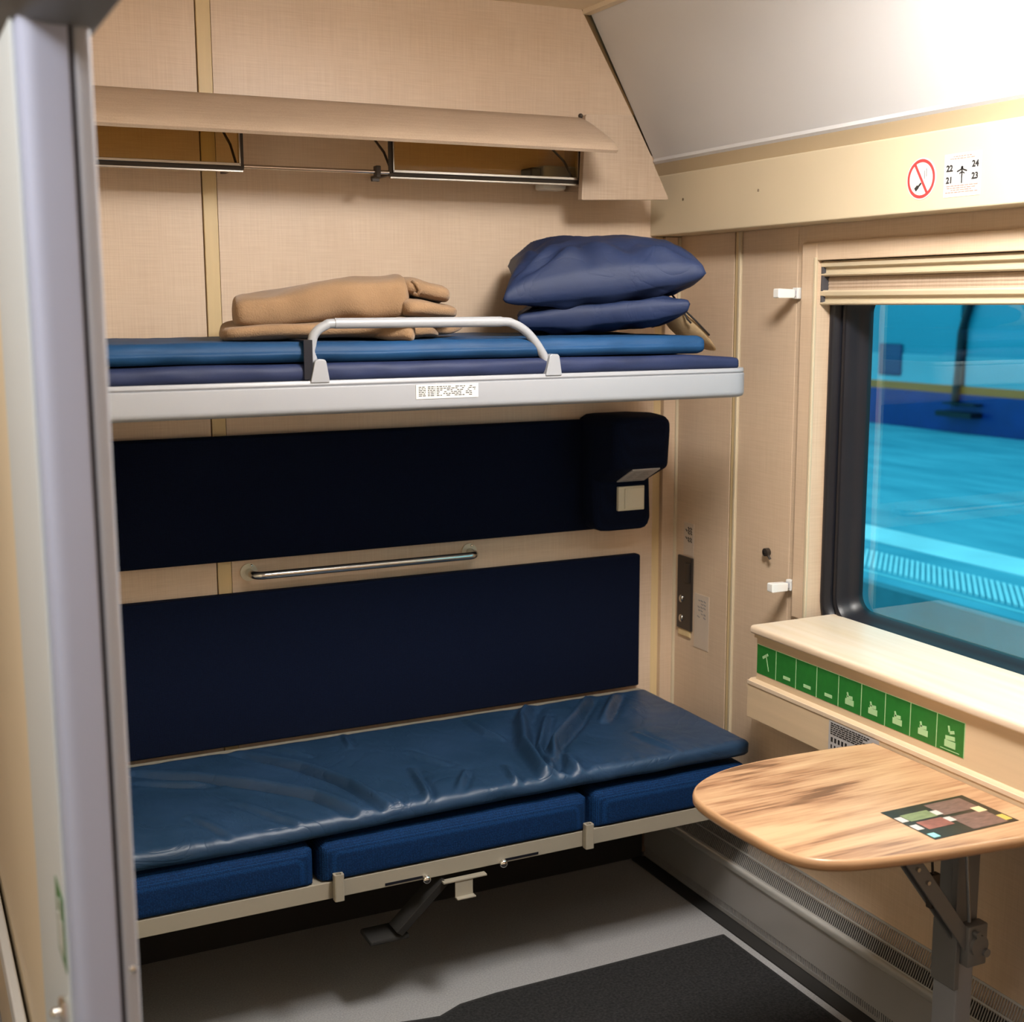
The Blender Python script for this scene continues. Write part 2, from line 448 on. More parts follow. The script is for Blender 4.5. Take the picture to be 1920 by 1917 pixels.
# outer skin with rounded opening for the seal
def plate_with_hole(outer, inner_pts, x0, x1):
    mb = MB()
    n = len(inner_pts)
    (y0, z0), (y1, z1) = outer
    cy = (min(p[0] for p in inner_pts) + max(p[0] for p in inner_pts)) / 2
    cz = (min(p[1] for p in inner_pts) + max(p[1] for p in inner_pts)) / 2
    O = []
    for (a, b) in inner_pts:
        dy, dz = a - cy, b - cz
        k = 1e9
        if dy > 1e-9: k = min(k, (y1 - cy) / dy)
        if dy < -1e-9: k = min(k, (y0 - cy) / dy)
        if dz > 1e-9: k = min(k, (z1 - cz) / dz)
        if dz < -1e-9: k = min(k, (z0 - cz) / dz)
        O.append((cy + dy * k, cz + dz * k))
    # make sure outer corners are met: snap nearest samples
    for c in ((y0, z0), (y0, z1), (y1, z0), (y1, z1)):
        i = min(range(n), key=lambda j: (O[j][0] - c[0]) ** 2 + (O[j][1] - c[1]) ** 2)
        O[i] = c
    vs = []
    for x in (x0, x1):
        vs.append(([mb.bm.verts.new((x, *p)) for p in inner_pts], [mb.bm.verts.new((x, *p)) for p in O]))
    for i in range(n):
        j = (i + 1) % n
        mb.bm.faces.new((vs[0][0][i], vs[0][0][j], vs[0][1][j], vs[0][1][i]))
        mb.bm.faces.new((vs[1][0][i], vs[1][1][i], vs[1][1][j], vs[1][0][j]))
        mb.bm.faces.new((vs[0][0][i], vs[1][0][i], vs[1][0][j], vs[0][0][j]))
    return mb
def rrect(y0, y1, z0, z1, r, n=8, side=10):
    out = []
    for (cy, cz, a0) in ((y1 - r, z1 - r, 0), (y0 + r, z1 - r, 90), (y0 + r, z0 + r, 180), (y1 - r, z0 + r, 270)):
        for k in range(n + 1):
            a = math.radians(a0 + 90 * k / n)
            out.append((cy + r * math.cos(a), cz + r * math.sin(a)))
    # subdivide the straight sides
    res = []
    N = len(out)
    for i in range(N):
        a, b = out[i], out[(i + 1) % N]
        d = math.hypot(a[0] - b[0], a[1] - b[1])
        k = max(1, int(d / .05)) if d > .06 else 1
        for j in range(k):
            t = j / k
            res.append((a[0] + (b[0] - a[0]) * t, a[1] + (b[1] - a[1]) * t))
    return res
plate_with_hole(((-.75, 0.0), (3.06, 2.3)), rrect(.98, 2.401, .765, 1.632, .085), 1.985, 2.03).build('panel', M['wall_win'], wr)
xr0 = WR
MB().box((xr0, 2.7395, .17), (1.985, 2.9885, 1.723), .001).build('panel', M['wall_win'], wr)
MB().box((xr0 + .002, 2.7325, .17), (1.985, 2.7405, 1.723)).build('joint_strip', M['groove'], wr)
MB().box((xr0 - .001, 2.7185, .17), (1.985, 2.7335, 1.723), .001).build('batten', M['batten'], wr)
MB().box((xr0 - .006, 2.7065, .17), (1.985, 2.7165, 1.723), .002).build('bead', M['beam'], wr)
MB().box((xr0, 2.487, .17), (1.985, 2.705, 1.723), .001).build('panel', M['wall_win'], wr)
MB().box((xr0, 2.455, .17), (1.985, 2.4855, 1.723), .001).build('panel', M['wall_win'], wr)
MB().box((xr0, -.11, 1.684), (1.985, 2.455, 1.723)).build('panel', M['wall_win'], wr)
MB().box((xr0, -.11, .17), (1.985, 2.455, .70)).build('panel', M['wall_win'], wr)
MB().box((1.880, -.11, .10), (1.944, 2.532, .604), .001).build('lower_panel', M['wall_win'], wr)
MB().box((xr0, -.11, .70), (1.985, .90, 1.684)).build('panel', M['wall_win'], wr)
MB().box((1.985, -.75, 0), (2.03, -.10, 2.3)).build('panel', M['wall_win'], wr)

# window: surround, seal, glass ------------------------------------------
win = thing('window_1', None, None, (2.0, 1.69, .82), kind='structure')
MB().box((1.930, 2.399, .80), (1.986, 2.455, 1.684), .004).box((1.9305, .955, 1.643), (1.986, 2.4, 1.6835), .002).box((1.930, .90, .80), (1.986, .955, 1.684), .004).build('surround', M['wall_win'] , win)
MB().box((1.9265, 2.3985, .80), (1.934, 2.4075, 1.650), .002).build('bead', M['beam'], win)
def ring(profile, rect0, mat_, name, parent, smooth=True):
    """profile: list of (x, inset); loft rounded rectangles"""
    mb = MB()
    y0, y1, z0, z1, r = rect0
    loops = []
    for x, ins in profile:
        pts = rrect(y0 + ins, y1 - ins, z0 + ins, z1 - ins, max(.012, r - ins * .75))
        loops.append([mb.bm.verts.new((x, *p)) for p in pts])
    n = min(len(l) for l in loops)
    for a, b in zip(loops[:-1], loops[1:]):
        for i in range(n):
            mb.bm.faces.new((a[i], a[(i + 1) % n], b[(i + 1) % n], b[i]))
    return mb.build(name, mat_, parent, smooth=smooth)
def ring2(profile, rect0, mat_, name, parent):
    # fixed subdivision so that every loop has the same count
    mb = MB()
    y0, y1, z0, z1, r = rect0
    loops = []
    for x, ins in profile:
        rr = max(.012, r - ins * .75)
        pts = []
        Y0, Y1, Z0, Z1 = y0 + ins, y1 - ins, z0 + ins, z1 - ins
        for (cy, cz, a0) in ((Y1 - rr, Z1 - rr, 0), (Y0 + rr, Z1 - rr, 90), (Y0 + rr, Z0 + rr, 180), (Y1 - rr, Z0 + rr, 270)):
            for k in range(15):
                a = math.radians(a0 + 90 * k / 14)
                pts.append((cy + rr * math.cos(a), cz + rr * math.sin(a)))
        loops.append([mb.bm.verts.new((x, *p)) for p in pts])
    n = len(loops[0])
    for a, b in zip(loops[:-1], loops[1:]):
        for i in range(n):
            mb.bm.faces.new((a[i], a[(i + 1) % n], b[(i + 1) % n], b[i]))
    return mb.build(name, mat_, parent, smooth='angle')
rect = (.975, 2.405, .760, 1.637, .095)
prof1 = [(1.990, 0), (1.976, .002), (1.970, .008), (1.969, .016), (1.974, .024), (1.985, .029), (1.992, .032)]
prof2 = [(1.992, .032), (1.984, .036), (1.981, .043), (1.983, .051), (1.992, .057), (2.006, .060), (2.016, .066), (2.026, .072), (2.040, .076)]
ring2(prof1, rect, M['rubber'], 'rubber_seal', win)
ring2(prof2, rect, M['rubber'], 'inner_seal', win)
g = MB()
pts = rrect(.975 + .07, 2.405 - .07, .76 + .07, 1.637 - .07, .05)
g.prism(pts, 'x', 2.031, 2.035).build('glass_pane', M['glass'], win)

# window blind / shutter rails at the top of the window
bl = thing('window_blind', 'cream blind of two ridged rails pulled up at the top of the window', 'blind', (1.96, 1.67, 1.54))
def rail(z0, z1, nm):
    h = z1 - z0
    p = [(1.965, z0), (1.945, z0), (1.941, z0 + .003), (1.941, z0 + h * .16), (1.950, z0 + h * .24), (1.950, z0 + h * .56), (1.941, z0 + h * .64), (1.940, z1 - .004), (1.944, z1), (1.965, z1)]
    return MB().prism(p, 'y', .952, 2.3975).build(nm, M['beam'], bl)
rail(1.607, 1.641, 'blind_rail')
rail(1.543, 1.576, 'blind_rail')
cl = MB()
ps = [(1.957, 1.574)] + [(1.957 + .0015 * (k % 2), 1.576 + .004 * k) for k in range(8)] + [(1.962, 1.608), (1.962, 1.574)]
cl.prism(ps, 'y', .954, 2.390).build('folded_cloth', M['visor'], bl)
MB().box((1.942, 2.3905, 1.545), (1.965, 2.3985, 1.640), .001).build('guide_channel', M['darkrubber'], bl)

# long beam above the window -----------------------------------------------
tb = thing('trim_2', None, None, (1.9, 1.5, 1.72), kind='structure')
p = rounded([(1.858, 1.723), (1.99, 1.723), (1.99, 1.875), (1.858, 1.875)], [.004, 0, 0, .004], 3)
MB().prism(p, 'y', -.11, YB - .001).build('beam', M['beam'], tb)
MB().prism([(1.868, 1.874), (1.99, 1.874), (1.99, 1.918), (1.868, 1.918)], 'y', -.11, YB - .001).build('upper_strip', M['beam_top_shaded'], tb)
for yy, zz in ((2.844, 1.8075), (2.529, 1.8056)):
    MB().disc((1.8585, yy, zz), .0035, 'x', -.0015, 10).build('screw', M['steel'], tb)
# no smoking sign on the beam
sg = thing('no_smoking_sign', 'round red no smoking sign stuck on the cream beam above the window', 'sign', (1.858, 2.0, 1.787))
MB().disc((1.8578, 2.0, 1.787), .040, 'x', -.0008, 40).build('sign_disc', M['paper'], sg)
rg = MB()
L1, L2 = [], []
for rr, ll in ((.0375, L1), (.0315, L2)):
    for k in range(48):
        a = 2 * math.pi * k / 48
        ll.append(rg.bm.verts.new((1.8565, 2.0 + rr * math.cos(a), 1.787 + rr * math.sin(a))))
for k in range(48):
    rg.bm.faces.new((L1[k], L1[(k + 1) % 48], L2[(k + 1) % 48], L2[k]))
rg.build('red_ring', M['red'], sg)
rot = Matrix.Rotation(math.radians(-52), 3, 'X')
MB().box((1.8562, 2.0 - .033, 1.787 - .0028), (1.8567, 2.0 + .033, 1.787 + .0028), rot=Matrix.Rotation(math.radians(58), 3, 'X')).build('red_slash', M['red'], sg)
MB().box((1.8564, 2.0065, 1.766), (1.8569, 2.0165, 1.7735), rot=Matrix.Rotation(math.radians(-40), 3, 'X')).box((1.8565, 1.998, 1.7725), (1.8569, 2.011, 1.7765), rot=Matrix.Rotation(math.radians(-40), 3, 'X')).build('cigarette', M['black'], sg)
MB().box((1.8566, 1.990, 1.786), (1.8569, 1.992, 1.802)).box((1.8566, 1.985, 1.790), (1.8569, 1.987, 1.806)).build('smoke_wisp', M['greyprint'], sg)
# seat number notice
ns = thing('seat_number_notice', 'pale square notice with four black seat numbers right of the no smoking sign', 'notice', (1.858, 1.893, 1.787))
MB().box((1.8572, 1.846, 1.746), (1.8580, 1.939, 1.826)).build('backing', M['paper'], ns)
RT, UP = (0, -1, 0), (0, 0, 1)
for s_, yy, zz in (('22', 1.925, 1.799), ('21', 1.925, 1.777), ('24', 1.860, 1.803), ('23', 1.860, 1.781)):
    text(s_, .0165, (1.8568, yy, zz), RT, UP, M['black'], ns, 'seat_number', bold=.0007)
em = MB()
em.box((1.8566, 1.8915, 1.770), (1.8571, 1.8945, 1.800))
for s_ in (-1, 1):
    em.box((1.8566, 1.893 + s_ * .001, 1.7925), (1.8571, 1.893 + s_ * .013, 1.7955), rot=Matrix.Rotation(s_ * .35 * -1, 3, 'X'))
    em.box((1.8566, 1.893 + s_ * .001, 1.7880), (1.8571, 1.893 + s_ * .007, 1.7905), rot=Matrix.Rotation(s_ * .5 * -1, 3, 'X'))
em.disc((1.8572, 1.893, 1.799), .003, 'x', -.0006, 12)
em.build('winged_emblem', M['black'], ns)
pk = MB()
random.seed(4)
for zz, y0, y1 in ((1.8195, 1.870, 1.916), (1.8155, 1.862, 1.924), (1.7655, 1.852, 1.932), (1.7615, 1.858, 1.930), (1.7575, 1.868, 1.920), (1.7535, 1.852, 1.934)):
    y = y0
    while y < y1:
        ln = random.uniform(.004, .011)
        pk.box((1.8566, y, zz), (1.8571, min(y + ln, y1), zz + .0018))
        y += ln + .0016
pk.build('fine_print', M['pink'], ns, kind='stuff')

# compartment front wall beside the door, door post, header ---------------------
wl = MB().box((XC, 1.30, 0), (.185, YB + .012, CE), 0).build('wall_left', mat('cream_wall', (0.90, 0.75, 0.53), .4, var=.02), kind='structure')
dr = thing('door_1', None, None, (.16, 1.26, 0), kind='structure')
# rounded jamb profile in plan
jp = rounded([(.133, 1.61), (.130, 1.60), (.130, 1.262), (.171, 1.258), (.171, 1.61)], [0, .004, .016, .003, 0], 6)
MB().prism(jp, 'z', 0, 1.86).build('door_post', M['post'], dr, smooth='angle')
MB().box((.1262, 1.300, 0), (.1302, 1.600, 1.86), .0015).build('post_face_lit', M['post_face_lit'], dr)
MB().box((.1705, 1.264, 0), (.1765, 1.33, 1.86)).build('rubber_seam', M['darkrubber'], dr)
p = rounded([(.1755, 1.258), (.1905, 1.258), (.1905, 1.33), (.1755, 1.33)], .004, 3)
MB().prism(p, 'z', 0, 1.86).build('edge_strip', M['grey_paint'], dr, smooth='angle')
for zz in (.892,):
    MB().sphere((.183, 1.257, zz), .0042, (1, .5, 1), 12, 8).build('screw', M['chrome'], dr)
# header with curved fascia
hp = rounded([(.095, 1.83), (.140, 1.795), (.20, 1.795), (.20, CE), (.095, CE)], [.02, .02, .006, 0, 0], 6)
MB().prism(hp, 'y', -.11, 1.66).build('header', mat('header_grey', (.13, .135, .14), .5, var=.04), dr, smooth='angle')
# other post of the doorway, out of view
MB().prism([(.130, -.11), (.185, -.11), (.185, .0), (.130, .0)], 'z', 0, 1.80).build('door_post', M['post'], dr)
# green emergency pictogram and a small catch on the post
ex = thing('emergency_pictogram', 'small green and white emergency sticker low on the grey door post', 'sticker', (.126, 1.35, .90))
MB().box((.1254, 1.303, .878), (.1262, 1.366, .958), .0002).build('backing', M['green'], ex)
MB().box((.1248, 1.318, .888), (.1255, 1.352, .926)).box((.1248, 1.328, .926), (.1255, 1.342, .946)).build('arrow_symbol', M['paper'], ex)
MB().box((.117, 1.306, .800), (.127, 1.324, .846), .003).sphere((.114, 1.315, .832), .006).build('door_catch', M['chrome'], None, smooth='angle', label='small chrome catch on the door post below the green sticker', cat='catch')
# corridor: hand rail along the wall, outer wall and ends
hr = thing('corridor_handrail', 'white handrail strip crossing the cream corridor wall at lower left', 'handrail', (.12, 2.3, .46))
MB().box((.112, 1.60, .43), (.128, 2.98, .475), .004).build('rail', M['white'], hr)
MB().box((.116, 1.60, .405), (.134, 2.98, .430), .003).build('lower_lip', M['grey_paint'], hr)
for yy in (1.70, 2.70):
    MB().box((.128, yy, .44), (.136, yy + .06, .47)).build('fixing', M['grey_paint'], hr)
MB().box((-1.09, -.75, 0), (-1.05, 3.05, CE)).build('wall_corridor', M['beam'], kind='structure')
MB().box((-1.05, -.79, 0), (2.03, -.75, CE + .02)).build('wall_end', M['wall'], kind='structure')
wf = MB().box((.135, -.17, 0), (1.985, -.11, CE)).build('wall_front', M['wall'], kind='structure')

# ceiling lamp (out of frame, lights the room)
lm = thing('ceiling_lamp', 'long white ceiling lamp over the middle of the compartment', 'lamp', (1.22, 1.45, CE))
MB().box((1.07, 1.17, CE - .02), (1.37, 1.73, CE), .006).build('lamp_frame', M['white'], lm)
MB().box((1.09, 1.19, CE - .075), (1.35, 1.71, CE - .021), .02, 4).build('diffuser', M['lamp'], lm)
lm2 = thing('ceiling_lamp', 'narrow white ceiling lamp over the corridor', 'lamp', (-.42, 1.0, CE))
MB().box((-.56, .2, CE - .03), (-.28, 1.8, CE), .006).build('lamp_frame', M['white'], lm2)
MB().box((-.54, .22, CE - .045), (-.30, 1.78, CE - .031), .005).build('diffuser', emit('corridor_diffuser', (1, .97, .95), 3.5), lm2)

# ================================================================== WINDOW LEDGE
lg = thing('window_ledge', 'cream boxed ledge under the window carrying a row of green stickers', 'ledge', (1.85, 1.4, .60))
p = rounded([(1.745, .803), (1.984, .803), (1.984, .8214), (1.745, .8214)], [.005, 0, 0, .008], 4)
MB().prism(p, 'y', .96, 2.362).build('ledge_top', M['sill'], lg, smooth='angle')
MB().box((1.757, .96, .692), (1.945, 2.352, .799)).build('front_panel', M['ledge'], lg)
MB().box((1.752, .96, .7935), (1.945, 2.356, .8035)).build('shadow_joint', M['ledge'], lg)
p = rounded([(1.744, .604), (1.945, .604), (1.945, .696), (1.752, .696), (1.744, .690)], [.002, 0, 0, .003, .003], 3)
MB().prism(p, 'y', .96, 2.366).build('lower_box', M['ledge'], lg)
MB().box((1.7425, .96, .683), (1.7445, 2.3665, .6925), .0008).build('pale_edging', M['sill'], lg)
# nine green stickers
y = 2.3505
wd = (2.3505 - 1.7131) / 9
def strokes(mb, items, yc):
    for (dy, z, hw, hh, ang) in items:
        mb.box((1.7558, yc - dy - hw, z - hh), (1.7564, yc - dy + hw, z + hh), rot=Matrix.Rotation(-ang, 3, 'X') if ang else None)
for k in range(9):
    yc = y - wd * (k + .5)
    st = MB().box((1.7564, yc - wd / 2 + .0010, .7115), (1.7571, yc + wd / 2 - .0010, .779)).build('pictogram_sticker', M['green'], lg, label='green square sticker with a pale pictogram')
    sy = MB()
    if k == 0:
        strokes(sy, [(.004, .742, .0012, .018, .28), (-.004, .757, .011, .003, .55)], yc)
    elif k < 4:
        strokes(sy, [(.004, .726, .012, .0035, 0)], yc)
    elif k < 8:
        strokes(sy, [(.0, .730, .013, .006, 0), (.0, .740, .009, .0035, .1), (-.006, .745, .002, .005, .3)], yc)
    else:
        strokes(sy, [(.0, .728, .014, .0065, 0), (.0, .740, .012, .004, .1), (.004, .752, .006, .003, .3), (-.004, .757, .002, .006, .2), (.0, .716, .024, .0006, 0)], yc)
    sy.build('symbol', M['palegreen'], st)
    e = MB()
    e.box((1.7560, yc - wd / 2 - .0002, .7112), (1.7570, yc - wd / 2 + .0010, .7793))
    e.box((1.7560, yc - wd / 2, .7788), (1.7570, yc + wd / 2, .7796))
    e.build('border', M['palegreen'], st)
ls = MB().box((1.7434, 1.925, .612), (1.7439, 2.078, .6815)).build('warning_sticker', M['greypaper'], lg, label='pale sticker with lines of small black print')
tx = MB()
random.seed(7)
for i, zz in enumerate((.676, .6715, .667, .6625, .658, .6535)):
    yy = 2.072
    while yy > 1.96 + (.02 if i % 3 == 2 else 0):
        ln = random.uniform(.005, .013)
        tx.box((1.7430, yy - ln, zz - .0013), (1.7435, yy, zz + .0013))
        yy -= ln + .002
for k in range(5):
    tx.box((1.7430, 2.070 - .011 * k - .006, .636), (1.7435, 2.070 - .011 * k, .646))
    tx.box((1.7430, 2.070 - .011 * k - .004, .622), (1.7435, 2.070 - .011 * k, .630))
tx.build('fine_print', M['black'], ls, kind='stuff')

# ================================================================== RADIATOR COVER
rd = thing('radiator_cover', 'long low grey metal radiator cover with slotted grilles along the window wall', 'radiator', (1.86, 1.4, 0))
RY0, RY1 = -.10, 2.965
MB().box((1.842, RY0, .034), (1.856, RY1, .140)).build('front_panel', M['radiator'], rd)
p = rounded([(1.8385, .130), (1.856, .130), (1.856, .150), (1.8385, .150)], .007, 5)
MB().prism(p, 'y', RY0, RY1).build('front_edge', M['radiator_edge'], rd, smooth='angle')
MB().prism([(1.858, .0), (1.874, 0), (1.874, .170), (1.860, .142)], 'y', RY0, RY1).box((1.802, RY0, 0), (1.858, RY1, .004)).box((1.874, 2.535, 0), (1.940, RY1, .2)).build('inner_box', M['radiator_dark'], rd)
gdir = Vector((1.879 - 1.850, 0, .216 - .149)); gl = gdir.length; gdir.normalize()
gang = math.atan2(gdir.z, gdir.x)
rotg = Matrix.Rotation(-gang, 3, 'Y')
gr = MB()
n = int((RY1 - RY0) / .0066)
def gpt(t): return Vector((1.850, 0, .149)) + gdir * (gl * t)
for k in range(n):
    yy = RY0 + .0066 * k
    for t0, t1 in ((.04, .48), (.53, .96)):
        c = gpt((t0 + t1) / 2); h = gl * (t1 - t0) / 2
        gr.box((c.x - h, yy, c.z - .0012), (c.x + h, yy + .0017, c.z + .0012), rot=rotg)
gr.build('inclined_grille_bars', M['radiator_edge'], rd, kind='stuff')
m = MB()
for t0, t1 in ((-.02, .05), (.475, .535), (.95, 1.02)):
    c = gpt((t0 + t1) / 2); h = gl * (t1 - t0) / 2
    m.box((c.x - h, RY0, c.z - .002), (c.x + h, RY1, c.z + .0018), rot=rotg)
m.build('grille_divider', M['radiator_edge'], rd)
gr = MB()
for k in range(n):
    yy = RY0 + .0066 * k
    gr.box((1.8425, yy, .016), (1.846, yy + .0036, .0345))
gr.build('lower_grille_bars', M['radiator'], rd, kind='stuff')
MB().box((1.842, RY0, .006), (1.848, RY1, .017)).build('bottom_edge', M['radiator'], rd)

# ================================================================== FLOOR MAT
def make_mat():
    m = MB()
    pts = [(1.771, 2.476), (1.40, 2.474), (1.15, 2.474), (1.06, 2.466), (1.00, 2.440), (.955, 2.447), (.88, 2.462), (.60, 2.462), (.20, 2.462), (.20, .02), (1.771, .02)]
    m.prism(pts, 'z', .0005, .007)
    return m.build('carpet_mat', M['carpet'], cm), MB().tube([(x, y, .004) for x, y in pts[:9]], .0045, 8).tube([(1.771, 2.476, .004), (1.771, .02, .004)], .0045, 8).build('bound_edge', M['carpet_edge'], cm)
cm = thing('floor_mat', 'charcoal carpet mat with a dark bound edge lying on the grey floor', 'mat', (1.0, 1.3, 0))
make_mat()

# ================================================================== FOLDING TABLE
tt = thing('folding_table', 'wood grained fold down table with rounded corners under the window ledge', 'table', (1.5, 1.7, 0))
outline = [(1.7405, 1.445), (1.66, 1.462), (1.50, 1.482), (1.38, 1.503), (1.315, 1.523), (1.275, 1.550), (1.253, 1.595), (1.246, 1.66), (1.244, 1.74), (1.246, 1.81), (1.256, 1.855), (1.283, 1.893), (1.325, 1.922), (1.385, 1.944), (1.46, 1.953), (1.55, 1.953), (1.65, 1.947), (1.7, 1.941), (1.7405, 1.936)]
def smooth_poly(p, n=4):
    out = []
    N = len(p)
    for i in range(N - 1):
        p0 = Vector(p[max(i - 1, 0)]); p1 = Vector(p[i]); p2 = Vector(p[i + 1]); p3 = Vector(p[min(i + 2, N - 1)])
        for k in range(n):
            t = k / n
            out.append(tuple(.5 * ((2 * p1) + (-p0 + p2) * t + (2 * p0 - 5 * p1 + 4 * p2 - p3) * t * t + (-p0 + 3 * p1 - 3 * p2 + p3) * t ** 3)))
    out.append(tuple(p[-1]))
    return out
op = smooth_poly(outline)
def inset_poly(p, d):
    cx = sum(a for a, b in p) / len(p); cy = sum(b for a, b in p) / len(p)
    res = []
    N = len(p)
    for i in range(N):
        a = Vector(p[i - 1]); b = Vector(p[(i + 1) % N])
        t = (b - a).normalized()
        nn = Vector((-t.y, t.x))
        q = Vector(p[i])
        if (Vector((cx, cy)) - q).dot(nn) < 0: nn = -nn
        res.append(tuple(q + nn * d))
    return res
m = MB()
ip = inset_poly(op, .0045)
m.prism(ip, 'z', .656, .6755)
m.build('tabletop', M['wood'], tt)
# rounded edge band
m = MB()
rings = []
for z, d in ((.6752, .006), (.6758, .003), (.6735, .0005), (.668, -.0012), (.661, -.0005), (.6555, .003), (.6545, .007)):
    rings.append([m.bm.verts.new((a, b, z)) for a, b in inset_poly(op, d)])
n = len(op)
for a, b in zip(rings[:-1], rings[1:]):
    for i in range(n):
        m.bm.faces.new((a[i], a[(i + 1) % n], b[(i + 1) % n], b[i]))
m.build('edge_band', M['woodedge'], tt, smooth=True)
MB().box((1.700, 1.646, 0), (1.740, 1.705, .395), .003).build('post', M['leg'], tt)
MB().box((1.690, 1.646, .39), (1.743, 1.662, .655), .002).box((1.700, 1.662, .39), (1.741, 1.70, .655)).build('upper_post', M['legdark'], tt)
MB().box((1.688, 1.640, .30), (1.700, 1.700, .42), .002).build('hinge_plate', M['legdark'], tt)
# inclined channel arm
def bar(p0, p1, wdt, thk, m, side=Vector((0, 1, 0))):
    p0, p1 = Vector(p0), Vector(p1)
    d = (p1 - p0); L = d.length; d.normalize()
    b = side; c = d.cross(b).normalized()
    rotm = Matrix((d, b, c)).transposed()
    mid = (p0 + p1) / 2
    m.box(mid - Vector((L / 2, wdt / 2, thk / 2)), mid + Vector((L / 2, wdt / 2, thk / 2)), .0015, 1, rot=rotm)
m = MB()
bar((1.520, 1.655, .640), (1.715, 1.655, .385), .006, .030, m)
bar((1.520, 1.632, .640), (1.715, 1.632, .385), .004, .030, m)
bar((1.526, 1.6435, .650), (1.721, 1.6435, .395), .026, .003, m)
m.build('brace_arm', M['legdark'], tt)
for xx, zz, rr in ((1.543, .600, .008), (1.60, .535, .004), (1.575, .565, .004)):
    MB().disc((xx, 1.624, zz), rr, 'y', .012, 12).build('rivet', M['steel'], tt)
m = MB()
m.tube([(1.613, 1.645, .655), (1.6205, 1.645, .60), (1.628, 1.645, .535)], .0025, 8)
m.box((1.620, 1.638, .475), (1.640, 1.652, .540), .002)
m.build('release_rod', M['darkmetal'], tt)
m = MB()
m.tube([(1.672, 1.630, .655), (1.690, 1.628, .56), (1.702, 1.626, .44)], .0035, 8)
m.build('stay_rod', M['steel'], tt)
m = MB()
m.disc((1.722, 1.615, .392), .020, 'y', .03, 16).box((1.700, 1.622, .35), (1.746, 1.646, .43), .003)
m.disc((1.735, 1.610, .378), .008, 'y', .01, 10).disc((1.712, 1.610, .418), .006, 'y', .01, 10)
m.build('pivot', M['legdark'], tt, smooth='angle')

# advertising card on the table
ad = thing('table_advert_card', 'dark printed card with coloured squares lying on the wooden table', 'card', (1.595, 1.582, .676))
A0, Ax, Ay = Vector((1.502, 1.6475, 0)), Vector((.186, -.002, 0)), Vector((.002, -.129, 0))
def adquad(mb, u0, v0, u1, v1, z):
    q = [A0 + Ax * u + Ay * v for u, v in ((u0, v0), (u1, v0), (u1, v1), (u0, v1))]
    mb.prism([(a.x, a.y) for a in q], 'z', z - .0002, z)
for nm, mt, qs, z in (
    ('card', 'bdark', [(0, 0, 1, 1)], .6762),
    ('green_field', 'bgreen', [(.10, .20, .42, .42)], .6764),
    ('salmon_field', 'bred', [(.12, .47, .42, .72)], .6764),
    ('brown_field', 'bbrown', [(.48, .06, .92, .44), (.48, .52, .90, .96)], .6764),
    ('white_square', 'cardwhite', [(.01, .24, .09, .40), (.01, .52, .09, .68), (.42, .26, .50, .40), (.42, .50, .50, .64)], .6765),
    ('teal_square', 'bteal', [(.02, .82, .10, .95)], .6765),
    ('yellow_square', 'byellow', [(.90, .74, .98, .92)], .6765),
    ('pale_square', 'batten', [(.82, .40, .93, .56)], .6765)):
    m = MB()
    for q in qs:
        m = MB()
        adquad(m, *q, z)
        m.build(nm, M[mt], ad)

# ================================================================== LOWER BUNK
lb = thing('lower_bunk', 'lower bunk of three blue woven cushions on a beige metal frame', 'bunk', (1.02, 2.72, 0))
MB().box((.20, 2.451, .327), (1.835, 2.458, .364), .0015).box((.20, 2.458, .340), (1.835, 2.985, .362), .0).box((1.828, 2.451, .327), (1.835, 2.985, .364), .001).box((.20, 2.93, 0.36), (1.82, 2.967, .50), .003).build('frame', M['frame_metal'], lb)
def cushion(x0, x1):
    m = MB()
    p = rounded([(2.447, .366), (2.93, .366), (2.93, .452), (2.447, .452)], [.012, .012, .02, .042], 8)
    # bulged ends: stations along x
    st = [(x0, .030), (x0 + .006, .012), (x0 + .016, .004), (x0 + .04, 0)] + [(x0 + .04 + (x1 - x0 - .08) * k / 6, 0) for k in range(1, 6)] + [(x1 - .04, 0), (x1 - .016, .004), (x1 - .006, .012), (x1, .030)]
    loops = []
    for x, ins in st:
        lp = []
        for (yy, zz) in p:
            y2 = min(max(yy, 2.447 + ins), 2.93 - ins) if ins else yy
            z2 = min(zz, .452 - ins * 1.0) if ins else zz
            lp.append(m.bm.verts.new((x, y2, max(z2, .366))))
        loops.append(lp)
    n = len(p)
    for a, b in zip(loops[:-1], loops[1:]):
        for i in range(n):
            m.bm.faces.new((a[i], a[(i + 1) % n], b[(i + 1) % n], b[i]))
    m.bm.faces.new(loops[0][::-1]); m.bm.faces.new(loops[-1])
    return m.build('cushion', M['cushion'], lb, smooth='angle')
cushion(.205, .732); cushion(.742, 1.376); cushion(1.386, 1.822)
def hollow_peg(x):
    m = MB()
    w_, d_ = .0105, .009
    outer = rounded([(x - w_, 2.440 - d_), (x + w_, 2.440 - d_), (x + w_, 2.440 + d_), (x - w_, 2.440 + d_)], .004, 3)
    inner = [(x + (a - x) * .55, 2.440 + (b - 2.440) * .5) for a, b in outer]
    A = [m.bm.verts.new((a, b, .327)) for a, b in outer]; B = [m.bm.verts.new((a, b, .384)) for a, b in outer]
    Cc = [m.bm.verts.new((a, b, .384)) for a, b in inner]; D = [m.bm.verts.new((a, b, .345)) for a, b in inner]
    n = len(outer)
    for i in range(n):
        j = (i + 1) % n
        m.bm.faces.new((A[i], A[j], B[j], B[i])); m.bm.faces.new((B[i], B[j], Cc[j], Cc[i])); m.bm.faces.new((Cc[i], Cc[j], D[j], D[i]))
    m.bm.faces.new(D); m.bm.faces.new(A[::-1])
    m.build('guard_socket', M['frame_metal'], lb)
hollow_peg(.776); hollow_peg(1.368)
